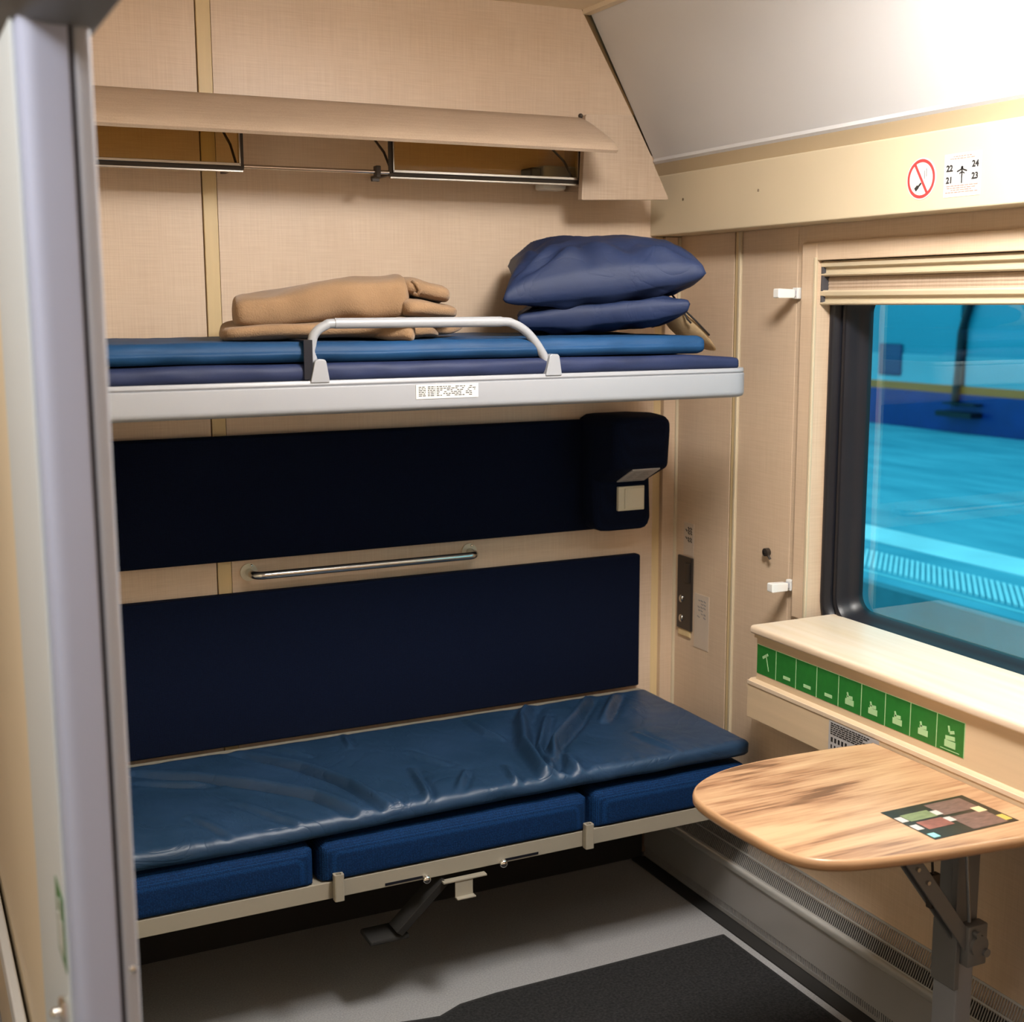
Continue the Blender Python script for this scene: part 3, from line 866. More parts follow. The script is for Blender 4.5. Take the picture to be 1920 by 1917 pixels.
for x0, x1, bx in ((.882, .968, .975), (1.163, 1.246, 1.157)):
    MB().box((x0, 2.4500, .3310), (x1, 2.4515, .3365), .0).build('slot', M['rubber'], lb)
    MB().disc((bx, 2.4505, .329), .0075, 'y', -.004, 16).sphere((bx, 2.4445, .329), .0095, (1, .8, 1)).build('bolt', M['chrome'], lb, smooth=True)
MB().box((1.010, 2.436, .313), (1.113, 2.452, .3175), .001).box((1.038, 2.438, .276), (1.080, 2.4415, .314), .001).box((1.038, 2.426, .2745), (1.082, 2.4415, .278), .001).build('latch', M['frame_metal'], lb)
m = MB()
bar((1.02, 2.47, .315), (.925, 2.51, .195), .05, .018, m)
m.box((.86, 2.49, .178), (.95, 2.56, .19), .004)
m.build('folded_support', M['radiator_dark'], lb)
# side brackets holding the bunk at the walls
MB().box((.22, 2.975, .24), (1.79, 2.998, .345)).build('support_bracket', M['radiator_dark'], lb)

# wrinkled satin mattress -----------------------------------------------------
folds = [
 ([(.444, 2.875), (.553, 2.786), (.675, 2.668), (.76, 2.572), (.823, 2.446)], .012, .013),
 ([(.652, 2.946), (.784, 2.754), (.847, 2.606), (.886, 2.435)], .011, .012),
 ([(1.015, 2.628), (1.0, 2.53), (.983, 2.429)], .007, .009),
 ([(1.492, 2.972), (1.393, 2.832), (1.31, 2.646), (1.278, 2.486), (1.28, 2.425)], .017, .017),
 ([(1.686, 2.978), (1.512, 2.772), (1.383, 2.637), (1.308, 2.5)], .015, .013),
 ([(1.463, 2.827), (1.35, 2.653), (1.298, 2.475), (1.338, 2.42)], .010, .010),
 ([(1.744, 2.949), (1.63, 2.806), (1.577, 2.74)], .010, .013),
 ([(1.378, 2.586), (1.353, 2.497), (1.358, 2.441)], .010, .011),
 ([(.957, 2.96), (.939, 2.83)], .005, .008),
 ([(1.266, 2.894), (1.269, 2.776), (1.29, 2.724)], .007, .010),
 ([(1.213, 2.554), (1.198, 2.478), (1.2, 2.431)], .006, .009),
 ([(1.12, 2.564), (1.065, 2.475)], .005, .009),
 ([(.766, 2.916), (.835, 2.816)], .005, .009),
 ([(.44, 2.807), (.511, 2.761), (.596, 2.708)], .005, .008),
 ([(.60, 2.60), (.66, 2.50), (.70, 2.45)], .004, .008), ([(.50, 2.56), (.56, 2.45)], .004, .008),
 ([(.90, 2.53), (.93, 2.44)], .004, .007), ([(1.05, 2.74), (1.10, 2.62)], .004, .009), ([(1.60, 2.62), (1.62, 2.46)], .004, .010)]
def fold_h(x, y):
    h = 0
    for pts, amp, wd_ in folds:
        best = None
        N = len(pts) - 1
        for i in range(N):
            ax, ay = pts[i]; bx, by = pts[i + 1]
            dx, dy = bx - ax, by - ay
            L = dx * dx + dy * dy
            t = max(0, min(1, ((x - ax) * dx + (y - ay) * dy) / L))
            px, py = x - ax - dx * t, y - ay - dy * t
            d = math.hypot(px, py)
            sgn = 1 if dx * py - dy * px > 0 else -1
            if best is None or d < best[0]: best = (d, sgn, (i + t) / N)
        d, sgn, s = best
        env = math.sin(math.pi * min(1, max(0, s * .9 + .05))) ** .6
        q = d / wd_
        if q < 4:
            k = 1.9 * amp * env * min(1, max(0, (2.935 - y) / .05))
            side = 1 if sgn > 0 else .45
            if pts[0][0] < .70:      # long sunken folds on the left half
                h += k * (-.95 * math.exp(-q * q * .8) + .6 * math.exp(-((q - 1.7) ** 2) * 1.0) * side)
            else:
                h += k * (math.exp(-q * q) - .6 * math.exp(-((q - 1.5) ** 2) * 1.1) * side)
    return h
def soft_slab(name, material, parent, x0, x1, y0, y1, z0, z1, nx, ny, rad, hfun=None, edge_noise=.002, seed=0, ends=True, zfun=None):
    """closed soft slab: a grid wrapped round the front, top and back with rounded rims"""
    m = MB()
    # profile around in (y,z): from bottom-back, bottom-front, front, top, back
    prof = []
    h = z1 - z0
    r = min(rad, h * .5)
    prof.append((y1, z0)); 
    for k in range(1, 8): prof.append((y1 + (y0 + r - y1) * k / 8, z0))
    for k in range(7):
        a = -math.pi / 2 - math.pi / 2 * k / 6
        prof.append((y0 + r + r * math.cos(a), z0 + r + r * math.sin(a)))
    for k in range(7):
        a = math.pi - math.pi / 2 * k / 6
        prof.append((y0 + r + r * math.cos(a), z1 - r + r * math.sin(a)))
    for k in range(1, ny): prof.append((y0 + r + (y1 - y0 - r) * k / ny, z1))
    prof.append((y1, z1))
    loops = []
    for i in range(nx + 1):
        x = x0 + (x1 - x0) * i / nx
        # rounded ends in x
        e = 0
        if ends:
            de = min(x - x0, x1 - x)
            if de < r: e = r - math.sqrt(max(0, r * r - (r - de) ** 2))
        lp = []
        for (yy, zz) in prof:
            yv, zv = yy, zz
            if e:
                zc = (z0 + z1) / 2
                zv = zc + (zz - zc) * (1 - e / (h * .5 + 1e-6) * .9)
                if yy < (y0 + y1) / 2: yv = max(yy, y0 + e)
            if zz > (z0 + z1) / 2 and hfun:
                k = min(1, max(0, (yy - y0) / .02)) * .9 + .1
                zv += hfun(x, yy) * k
            nzv = noise.noise(Vector((x * 14 + seed, yy * 14, zz * 30)))
            yv += nzv * edge_noise * (1 if yy < y0 + r else 0)
            if zfun: zv += zfun(x, yy, (zz - z0) / h)
            lp.append(m.bm.verts.new((x, yv, zv)))
        loops.append(lp)
    n = len(prof)
    for a, b in zip(loops[:-1], loops[1:]):
        for i in range(n):
            m.bm.faces.new((a[i], a[(i + 1) % n], b[(i + 1) % n], b[i]))
    m.bm.faces.new(loops[0][::-1]); m.bm.faces.new(loops[-1])
    return m.build(name, material, parent, smooth=True)
def lower_h(x, y):
    h = fold_h(x, y)
    h += .0016 * noise.noise(Vector((x * 9, y * 9, 3))) + .0009 * noise.noise(Vector((x * 34, y * 34, 1)))
    # fine creases gathered along the front seam
    k = math.exp(-((y - 2.462) / .02) ** 2)
    h += k * .0022 * noise.noise(Vector((x * 60, y * 12, 8)))
    return h
mt = soft_slab('lower_mattress', M['sheet'], None, .20, 1.822, 2.449, 2.925, .468, .5085, 420, 120, .018, lower_h, .0035, 2, True,
    lambda x, y, t: -.010 * math.exp(-((y - 2.449) / .06) ** 2) * (math.exp(-((x - .58) / .35) ** 2)))
mt['label'] = 'thin mattress in a wrinkled shiny navy cover on the lower bunk'
mt['category'] = 'mattress'
# seam piping of the mattress

MB().box((.19, 2.972, .0), (1.84, 2.974, .30)).box((.19, 2.974, 0), (1.84, 2.998, .24)).build('under_bunk_shade', M['radiator_dark'], lb)  # added dark board, its black stands in for the shade below the bunk

# ================================================================== BACKRESTS
ub = thing('wall_cushion', 'long dark navy padded backrest with a winged end below the upper bunk', 'backrest', (1.0, 3.0, .95))
MB().box((.20, 2.968, .953), (1.72, 2.9985, 1.248), .010, 3).build('pad', M['back'], ub, smooth='angle')
# wing: padded end with a projecting head part
wp = rounded([(2.998, .957), (2.905, .957), (2.900, 1.088), (2.806, 1.135), (2.800, 1.262), (2.86, 1.270), (2.998, 1.262)], [.003, .012, .008, .014, .022, .03, .003], 5)
m = MB()
loops = []
cyy, czz = 2.93, 1.11
st = [(1.640, .03), (1.648, .012), (1.665, .002), (1.69, 0), (1.785, 0), (1.797, .003), (1.805, .010), (1.8105, .022)]
for x, ins in st:
    lp = []
    for (a, b) in wp:
        d = Vector((cyy - a, czz - b))
        L = d.length
        f = ins / L if L > 0 else 0
        a2 = a + d.x * f; b2 = b + d.y * f
        if a > 2.99: a2 = a
        lp.append(m.bm.verts.new((x, a2, b2)))
    loops.append(lp)
n = len(wp)
for a, b in zip(loops[:-1], loops[1:]):
    for i in range(n):
        m.bm.faces.new((a[i], a[(i + 1) % n], b[(i + 1) % n], b[i]))
m.bm.faces.new(loops[0][::-1]); m.bm.faces.new(loops[-1])
m.build('wing', M['back'], ub, smooth='angle')
# speaker / reading light plate on the inclined underside
d = Vector((0, 2.900 - 2.806, 1.088 - 1.135)).normalized()
nn = Vector((0, d.z, -d.y)).normalized()   # outwards, down and forwards
if nn.z > 0: nn = -nn
def incl(u, v, off):
    p0 = Vector((0, 2.806, 1.135)) + d * v + nn * off
    return Vector((u, p0.y, p0.z))
m = MB()
vs = [m.bm.verts.new(incl(u, v, o)) for o in (-.002, .003) for u, v in ((1.700, .010), (1.782, .010), (1.782, .098), (1.700, .098))]
for f in ((0, 1, 2, 3), (7, 6, 5, 4), (0, 4, 5, 1), (1, 5, 6, 2), (2, 6, 7, 3), (3, 7, 4, 0)):
    m.bm.faces.new([vs[i] for i in f])
pl = m.build('speaker_plate', M['greypaper'], ub, label='grey inclined plate with small print')
m = MB()
for v0 in (.025, .035, .045, .055, .065, .085):
    for u0, u1 in ((1.712, 1.735), (1.740, 1.772)):
        q = [m.bm.verts.new(incl(u, v, .0034)) for u, v in ((u0, v0), (u1 - .008 * ((v0 * 100) % 2), v0), (u1 - .008 * ((v0 * 100) % 2), v0 + .003), (u0, v0 + .003))]
        m.bm.faces.new(q)
m.build('print', M['greyprint'], pl, kind='stuff')
sw = MB().box((1.704, 2.890, 1.012), (1.783, 2.9015, 1.076), .002).build('switch_plate', M['cream_plastic'], ub, label='cream light switch')
MB().box((1.722, 2.8865, 1.017), (1.779, 2.891, 1.071), .002).build('rocker', M['cream_plastic'], sw)
lbk = thing('wall_cushion', 'plain dark navy padded panel behind the lower mattress', 'backrest', (1.0, 3.0, .52))
MB().box((.20, 2.968, .505), (1.822, 2.9985, .8745), .006, 3).build('pad', M['back'], lbk, smooth='angle')

# grab handle between the backrests
gh = thing('grab_handle', 'horizontal chrome grab handle on the wooden strip between the navy backrests', 'handle', (1.04, 3.0, .92))
def arc(c, r, a0, a1, ax1, ax2, n=8):
    c = Vector(c)
    return [c + Vector(ax1) * (r * math.cos(math.radians(a0 + (a1 - a0) * k / n))) + Vector(ax2) * (r * math.sin(math.radians(a0 + (a1 - a0) * k / n))) for k in range(n + 1)]
X, Y, Z = (1, 0, 0), (0, 1, 0), (0, 0, 1)
pts = [Vector((.752, 2.998, .920))] + arc((.777, 2.968, .920), .025, 180, 270, X, Y) + arc((1.300, 2.968, .920), .025, 270, 360, X, Y) + [Vector((1.325, 2.998, .920))]
MB().tube(pts, .0095, 16).build('bar', M['steel'], gh, smooth='angle')
for x in (.752, 1.325):
    MB().disc((x, 2.999, .920), .021, 'y', -.004, 24).build('flange', M['cream_plastic'], gh, smooth='angle')
    MB().sphere((x + .006, 2.994, .936), .0035).build('screw', M['chrome'], gh)

# ================================================================== UPPER BUNK
up = thing('upper_bunk', 'upper bunk tray with a pale grey moulded front rail', 'bunk', (1.0, 2.7, 1.34))
# front rail profile in (y,z)
fp = rounded([(2.400, 1.343), (2.420, 1.338), (2.440, 1.340), (2.440, 1.400), (2.428, 1.4045), (2.404, 1.4045), (2.402, 1.397), (2.405, 1.3935), (2.4005, 1.392)], [.010, .004, 0, 0, .002, .002, .001, 0, .001], 4)
m = MB()
fpz = [min(b for a, b in fp), max(b for a, b in fp)]
st = [(.195, 0), (1.715, 0)] + [(1.715 + .045 * math.sin(math.radians(a)), .045 * (1 - math.cos(math.radians(a)))) for a in (12, 24, 36, 48, 60, 72, 82, 89)]
loops = []
for x, off in st:
    loops.append([m.bm.verts.new((x if off == 0 else x, yy + off, zz)) for (yy, zz) in fp])
n = len(fp)
for a, b in zip(loops[:-1], loops[1:]):
    for i in range(n):
        m.bm.faces.new((a[i], a[(i + 1) % n], b[(i + 1) % n], b[i]))
m.bm.faces.new(loops[0][::-1]); m.bm.faces.new(loops[-1])
m.build('front_rail', M['grey_plastic'], up, smooth='angle')
MB().box((1.742, 2.446, 1.340), (1.760, 2.985, 1.4035), .004).build('end_rail', M['grey_plastic'], up)
MB().box((.195, 2.43, 1.352), (1.745, 2.985, 1.385), 0).build('tray', M['grey_paint'], up)
st_ = MB().box((.949, 2.3990, 1.3625), (1.084, 2.4000, 1.3905)).build('label_sticker', M['paper'], up, label='small white printed sticker')
m = MB()
random.seed(11)
for zz in (1.386, 1.3825, 1.379, 1.3755, 1.372, 1.3685):
    for xa, xb in ((.9545, .9695), (.974, .990), (.993, 1.078)):
        x = xa
        while x < xb:
            ln = random.uniform(.003, .008)
            m.box((x, 2.3986, zz - .0009), (min(x + ln, xb), 2.3991, zz + .0007))
            x += ln + .0018
            if xa > .99 and random.random() < .25: x += .008
m.build('print', M['black'], st_, kind='stuff')
# guard rail
gd = thing('guard_rail', 'bent pale grey guard rail tube on the front edge of the upper bunk', 'rail', (1.0, 2.415, 1.40))
pts = [Vector((.752, 2.418, 1.425)), Vector((.745, 2.418, 1.450))] + smooth_poly([(.742, 1.465), (.744, 1.485), (.755, 1.502), (.775, 1.512), (.80, 1.515)], 4) [:0]
crv = smooth_poly([(.752, 1.420), (.744, 1.448), (.7435, 1.472), (.751, 1.494), (.772, 1.5085), (.800, 1.5125), (.98, 1.5125), (1.140, 1.5125), (1.172, 1.508), (1.200, 1.493), (1.224, 1.468), (1.243, 1.440), (1.254, 1.418)], 5)
MB().tube([(a, 2.418, b) for a, b in crv], .0092, 14).build('tube', M['grey_plastic'], gd, smooth='angle')
MB().tube([(.79, 2.418, 1.5125), (1.145, 2.418, 1.5125)], .0105, 14).build('grip_sleeve', M['grey_plastic'], gd, smooth='angle')
for x, s_ in ((.753, 1), (1.2565, 1)):
    m = MB()
    p = rounded([(x - .018, 1.401), (x + .020, 1.401), (x + .013, 1.445), (x - .008, 1.445)], [.002, .002, .007, .007], 5)
    m.prism(p, 'y', 2.400, 2.434)
    m.build('foot', M['grey_plastic'], gd, bevel=.003)

# upper mattresses (two folded layers) ------------------------------------------------
def up_h(x, y):
    return .002 * noise.noise(Vector((x * 8, y * 8, 9))) + .001 * noise.noise(Vector((x * 30, y * 30, 2)))
l1 = soft_slab('thin_underlay', M['mattress_dn'], None, .200, 1.738, 2.408, 2.93, 1.402, 1.4365, 160, 20, .015, None, .004, 5, True,
     lambda x, y, t: (.0035 * noise.noise(Vector((x * 5, y * 3, 2))) * t) - (max(0, x - 1.60) * .07 * t))
l1['label'] = 'flat navy underlay lowest on the upper bunk behind the grey rail'; l1['category'] = 'underlay'
l2 = soft_slab('upper_mattress', M['mattress_up'], None, .200, 1.648, 2.412, 2.93, 1.4385, 1.4775, 160, 30, .0195, up_h, .004, 8, True,
     lambda x, y, t: .0015 * noise.noise(Vector((x * 5, y * 3, 6))))
l2['label'] = 'bright blue rolled out mattress on the upper bunk under the pillows'; l2['category'] = 'mattress'
m = MB()
m.box((.724, 2.404, 1.407), (.741, 2.4075, 1.482)).box((.724, 2.4075, 1.4785), (.741, 2.955, 1.482)).box((.724, 2.9515, 1.40), (.741, 2.955, 1.4785)).box((.724, 2.4075, 1.396), (.741, 2.955, 1.3995))
so = m.build('mattress_dark_band', M['rubber'], None); so['label'] = 'dark band round the blue mattress beside the left foot of the guard rail'; so['category'] = 'strap'  # thin dark band looped round the blue mattress

# ------------------------------------------------------------------ pillows
def pillow(name, label, FL, FR, RL, RR, up_b, dn_b, seed, pw=.34):
    m = MB()
    N = 56
    FL, FR, RL, RR = map(Vector, (FL, FR, RL, RR))
    grids = []
    for sgn in (1, -1):
        G = []
        for i in range(N + 1):
            row = []
            u = -math.cos(math.pi * i / N) * .35 + (2 * i / N - 1) * .65
            for j in range(N + 1):
                v = -math.cos(math.pi * j / N) * .35 + (2 * j / N - 1) * .65
                # pinch the sides inwards between the corners
                uu = u * (1 - .07 * (1 - v * v)); vv = v * (1 - .07 * (1 - u * u))
                a, b = (uu + 1) / 2, (vv + 1) / 2
                base = FL * (1 - a) * (1 - b) + FR * a * (1 - b) + RL * (1 - a) * b + RR * a * b
                k = max(0, (1 - u * u) * (1 - v * v))
                hgt = (up_b if sgn > 0 else dn_b) * k ** pw
                edge = 1 - max(abs(u), abs(v))
                # wrinkles running in from the corners and seams
                wv = 0
                for cu, cv in ((-1, -1), (1, -1), (-1, 1), (1, 1)):
                    dx, dy = u - cu, v - cv
                    rr = math.hypot(dx, dy)
                    ang = math.atan2(dy, dx)
                    wv += math.sin(ang * 11 + seed + cu * 2 + cv) * math.exp(-((rr - .45) / .32) ** 2) * .012
                wv += .013 * noise.noise(Vector((u * 2.2 + seed, v * 2.2, sgn * 3))) + .003 * noise.noise(Vector((u * 7 + seed, v * 5, sgn * 5)))
                wv += .006 * math.sin((u * 1.3 + v * .8) * 9 + 3 * noise.noise(Vector((u * 2, v * 2, seed)))) * math.exp(-((edge - .28) / .2) ** 2) * 1.3
                hgt += wv * min(1, k * 4) * (1 if sgn > 0 else .6)
                row.append(base + Vector((0, 0, sgn * hgt)))
            G.append(row)
        grids.append(G)
    V = {}
    def vert(s_, i, j):
        if i in (0, N) or j in (0, N): s_ = 0
        key = (s_, i, j)
        if key not in V:
            V[key] = m.bm.verts.new(grids[s_][i][j])
        return V[key]
    for s_ in (0, 1):
        for i in range(N):
            for j in range(N):
                q = [vert(s_, i, j), vert(s_, i + 1, j), vert(s_, i + 1, j + 1), vert(s_, i, j + 1)]
                if s_: q.reverse()
                try: m.bm.faces.new(q)
                except ValueError: pass
    o = m.build(name, M['pillow'], None, smooth=True)
    o['label'] = label; o['category'] = 'pillow'; o['group'] = 'pillows stacked on the upper bunk'
    # seam along the open edge
    return o
pillow('pillow', 'navy pillow on top of the other pillow on the upper bunk',
       (1.220, 2.57, 1.556), (1.645, 2.42, 1.614), (1.405, 2.93, 1.640), (1.85, 2.80, 1.61), .098, .054, 1.3)
pillow('pillow', 'navy pillow beneath the top pillow, lying on the blue mattress',
       (1.270, 2.60, 1.515), (1.612, 2.43, 1.547), (1.43, 2.93, 1.52), (1.80, 2.80, 1.535), .026, .046, 4.1, .2)

# tan cloth bundle behind pillows
m = MB()
secs = [(1.700, 2.76, 1.595, .006, .004), (1.735, 2.75, 1.555, .03, .030), (1.78, 2.75, 1.512, .045, .034), (1.825, 2.74, 1.473, .05, .022), (1.86, 2.74, 1.443, .045, .012), (1.888, 2.74, 1.424, .03, .003)]
def loft(m, secs, n=20, axis='x', sq=.8, seed=0, nz=.0):
    loops = []
    for (x, yc, zc, hy, hz) in secs:
        lp = []
        for k in range(n):
            a = 2 * math.pi * k / n
            c, s_ = math.cos(a), math.sin(a)
            yy = yc + hy * abs(c) ** sq * (1 if c > 0 else -1)
            zz = zc + hz * abs(s_) ** sq * (1 if s_ > 0 else -1)
            q = Vector((x, yy, zz))
            if nz:
                q += Vector((0, noise.noise(q * 13 + Vector((seed, 0, 0))), noise.noise(q * 11 + Vector((0, seed, 0))))) * nz
            lp.append(m.bm.verts.new(q))
        loops.append(lp)
    for a, b in zip(loops[:-1], loops[1:]):
        for i in range(n):
            m.bm.faces.new((a[i], a[(i + 1) % n], b[(i + 1) % n], b[i]))
    m.bm.faces.new(loops[0][::-1]); m.bm.faces.new(loops[-1])
cb = thing('cloth_bundle', 'beige cloth with a dark cord tucked behind the pillows at the wall', 'cloth', (1.80, 2.75, 1.43))
loft(m, secs, 20, sq=.9, seed=3, nz=.014)
m.build('cloth', M['cloth'], cb, smooth=True, sub=1)
MB().tube([(1.735, 2.70, 1.570), (1.765, 2.695, 1.535), (1.80, 2.69, 1.505), (1.84, 2.69, 1.47)], .0025, 8).tube([(1.765, 2.695, 1.535), (1.775, 2.69, 1.510), (1.785, 2.688, 1.50)], .0025, 8).build('cord', M['black'], cb, smooth=True)

# ------------------------------------------------------------------ blankets
def catmull_secs(secs, n=5):
    out = []
    N = len(secs)
    for i in range(N - 1):
        P0 = secs[max(i - 1, 0)]; P1 = secs[i]; P2 = secs[i + 1]; P3 = secs[min(i + 2, N - 1)]
        for k in range(n):
            t = k / n
            out.append(tuple(.5 * (2 * b + (-a + c) * t + (2 * a - 5 * b + 4 * c - d_) * t * t + (-a + 3 * b - 3 * c + d_) * t ** 3) for a, b, c, d_ in zip(P0, P1, P2, P3)))
    out.append(secs[-1])
    return out
def fold_mesh(secs, sq=.62, seed=0, nz=.006, n=36, x0=.583, kx=.888):
    m = MB()
    s2 = catmull_secs(secs)
    s2 = [(a, b, c, max(d_, .001), max(e, .001)) for a, b, c, d_, e in s2]
    loft(m, s2, n, sq=sq, seed=seed, nz=nz)
    for v in m.bm.verts:
        v.co.x = x0 + (v.co.x - .6) * kx + (v.co.y - 2.49) * .25
    return m
b1 = thing('folded_blanket', 'tan fleece blanket folded on top of another tan blanket', 'blanket', (.88, 2.65, 1.52), 'tan blankets on the upper bunk')
fold_mesh([(.600, 2.66, 1.532, .12, .008), (.604, 2.66, 1.532, .15, .026), (.618, 2.66, 1.532, .170, .035), (.66, 2.66, 1.5345, .176, .037), (.74, 2.66, 1.542, .177, .041), (.80, 2.66, 1.550, .177, .046), (.88, 2.66, 1.5545, .176, .048), (.96, 2.66, 1.557, .172, .050), (.995, 2.655, 1.560, .168, .052), (1.012, 2.65, 1.561, .155, .048), (1.022, 2.65, 1.560, .12, .032), (1.026, 2.65, 1.56, .06, .008)], sq=.55, seed=2, nz=.009, x0=.61, kx=.874).build('main_fold', M['blanket'], b1, smooth=True)
fold_mesh([(.985, 2.64, 1.585, .05, .004), (1.00, 2.62, 1.584, .10, .016), (1.03, 2.61, 1.582, .115, .020), (1.07, 2.61, 1.577, .11, .019), (1.105, 2.62, 1.571, .108, .019), (1.122, 2.625, 1.568, .10, .017), (1.130, 2.63, 1.566, .08, .009), (1.133, 2.63, 1.566, .05, .003)], seed=5, nz=.007, x0=.61, kx=.874).build('upper_roll', M['blanket'], b1, smooth=True)
fold_mesh([(.98, 2.64, 1.540, .05, .004), (1.0, 2.60, 1.540, .12, .020), (1.04, 2.59, 1.539, .125, .019), (1.09, 2.60, 1.535, .118, .016), (1.13, 2.61, 1.531, .11, .013), (1.144, 2.62, 1.530, .09, .008), (1.148, 2.62, 1.529, .05, .003)], seed=8, nz=.006, x0=.61, kx=.874).build('lower_roll', M['blanket'], b1, smooth=True)
MB().tube([(.985, 2.50, 1.595), (.991, 2.49, 1.587), (.997, 2.49, 1.577), (.994, 2.495, 1.567), (.987, 2.50, 1.570)], .0045, 8).build('rolled_hem', M['blanket'], b1, smooth=True)
b2 = thing('folded_blanket', 'tan fleece blanket lying flat under the other folded blanket', 'blanket', (.9, 2.65, 1.478), 'tan blankets on the upper bunk')
fold_mesh([(.600, 2.66, 1.495, .11, .004), (.606, 2.66, 1.4955, .14, .012), (.63, 2.66, 1.4965, .17, .0175), (.70, 2.66, 1.497, .18, .019), (.82, 2.66, 1.497, .18, .019), (.92, 2.65, 1.498, .18, .019), (.98, 2.63, 1.500, .19, .021), (1.02, 2.61, 1.499, .185, .022), (1.04, 2.60, 1.496, .17, .019), (1.05, 2.60, 1.494, .10, .010)], seed=12, nz=.006).build('main_fold', M['blanket'], b2, smooth=True)
fold_mesh([(.93, 2.54, 1.488, .04, .004), (.97, 2.50, 1.497, .06, .018), (1.01, 2.485, 1.502, .07, .024), (1.032, 2.48, 1.499, .066, .025), (1.042, 2.48, 1.497, .05, .018), (1.047, 2.48, 1.496, .03, .008)], seed=15, nz=.007).build('front_roll', M['blanket'], b2, smooth=True)
fold_mesh([(1.02, 2.56, 1.493, .05, .008), (1.05, 2.55, 1.495, .07, .018), (1.08, 2.56, 1.493, .075, .014), (1.105, 2.57, 1.489, .065, .009), (1.12, 2.58, 1.486, .04, .004)], seed=21, nz=.006).build('side_roll', M['blanket'], b2, smooth=True)
fold_mesh([(1.06, 2.66, 1.489, .06, .004), (1.10, 2.64, 1.491, .08, .009), (1.15, 2.63, 1.494, .07, .012), (1.185, 2.64, 1.496, .05, .008), (1.20, 2.65, 1.497, .03, .003)], seed=25, nz=.006).build('corner_flap', M['blanket'], b2, smooth=True)

# ================================================================== LUGGAGE VISOR
vz = thing('luggage_shelf', 'sloping tan shelf visor with a rounded end high on the partition', 'shelf', (.9, 2.9, 1.9))
SB = [(2.832, 1.978), (2.824, 1.985), (2.812, 1.986), (2.775, 1.971), (2.720, 1.945), (2.672, 1.921), (2.645, 1.904), (2.635, 1.892), (2.641, 1.886), (2.68, 1.903), (2.735, 1.930), (2.795, 1.957), (2.825, 1.968)]
m = MB()
loops = []
for x, k in ((.20, 0), (1.530, 0), (1.541, .05), (1.547, .15), (1.550, .4)):
    lp = []
    for (yy, zz) in SB:
        lp.append(m.bm.verts.new((x, yy + (2.735 - yy) * k * .25, zz + (1.935 - zz) * k * .25)))
    loops.append(lp)
n = len(SB)
for a, b in zip(loops[:-1], loops[1:]):
    for i in range(n):
        m.bm.faces.new((a[i], a[(i + 1) % n], b[(i + 1) % n], b[i]))
m.bm.faces.new(loops[0][::-1]); m.bm.faces.new(loops[-1])
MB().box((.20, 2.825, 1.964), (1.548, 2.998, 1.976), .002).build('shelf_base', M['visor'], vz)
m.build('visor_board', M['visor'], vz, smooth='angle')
MB().sphere((1.545, 2.815, 1.990), .006).build('end_screw', M['darkmetal'], vz)
# hanging metal frames with amber glass, linked by a chrome rod
def hang_frame(x0, x1):
    fr = MB()
    y0, y1 = 2.855, 2.862
    zt, zb = 1.964, 1.836
    t = .008
    fr.box((x0, y0, zb), (x1, y1, zb + t), .0008)
    for xx in (x0, x1 - t):
        fr.box((xx, y0, zb + t), (xx + t, y1, zt), .0008)
    f = fr.build('hanging_frame', M['darkmetal'], vz)
    MB().box((x0 + t, 2.850, zb + t), (x1 - t, 2.864, zb + t + .0065), .001).box((x0 + .002, 2.853, zb - .005), (x1 - .002, 2.864, zb - .0002), .001).build('bright_edge', M['steel'], f)
    for xx in (x0 + t, x1 - t - .003):
        MB().box((xx, 2.85, zb + t), (xx + .003, 2.864, zt), .0005).build('bright_edge', M['steel'], f)
    MB().box((x0 + t, 2.858, zb + t), (x1 - t, 2.860, zt), 0).build('glass', M['smoked'], f)
    for xx in (x0 + .012, x1 - .012):
        MB().box((xx - .006, 2.864, zb + .004), (xx + .006, 2.998, zb + .012), .001).tube([(xx, 2.87, zb + .01), (xx, 2.92, zb + .06), (xx, 2.99, zb + .10)], .003, 8).build('bracket_arm', M['darkmetal'], f)
hang_frame(.20, .738)
hang_frame(1.072, 1.568)
MB().tube([(.738, 2.858, 1.8445), (1.072, 2.858, 1.8445)], .0045, 12).build('rod', M['chrome'], vz, smooth='angle')
MB().box((1.038, 2.848, 1.832), (1.050, 2.868, 1.858), .002).box((1.030, 2.853, 1.823), (1.048, 2.863, 1.830), .001).build('rod_clip', M['darkmetal'], vz)
# small lamp box on the wall behind the right frame
lx = thing('reading_lamp', 'small grey box lamp on the wall behind the right amber glass panel', 'lamp', (1.60, 2.98, 1.85))
MB().box((1.505, 2.93, 1.850), (1.605, 2.999, 1.885), .004).build('housing', M['grey_plastic'], lx)
MB().box((1.475, 2.94, 1.846), (1.504, 2.999, 1.880), .004).build('dark_cap', M['darkmetal'], lx)
MB().box((1.515, 2.935, 1.8465), (1.585, 2.985, 1.8495), .001).box((1.51, 2.94, 1.828), (1.575, 2.99, 1.8465), .006).build('lens', M['white'], lx, smooth='angle')
# trapezoid end plate at the beam
pe = thing('corner_bracket_cover', 'tan trapezoid cover plate in the corner between shelf visor and beam', 'cover', (1.70, 2.85, 1.81))
pp = rounded([(1.556, 1.796), (1.805, 1.804), (1.697, 2.002), (1.566, 1.997)], [.004, .008, .006, .006], 4)
MB().prism(pp, 'y', 2.828, 2.846).build('plate', M['visor'], pe)
MB().prism([(1.600, 1.83), (1.780, 1.83), (1.697, 1.98), (1.60, 1.98)], 'y', 2.846, 2.998).build('mounting_block', M['visor'], pe)

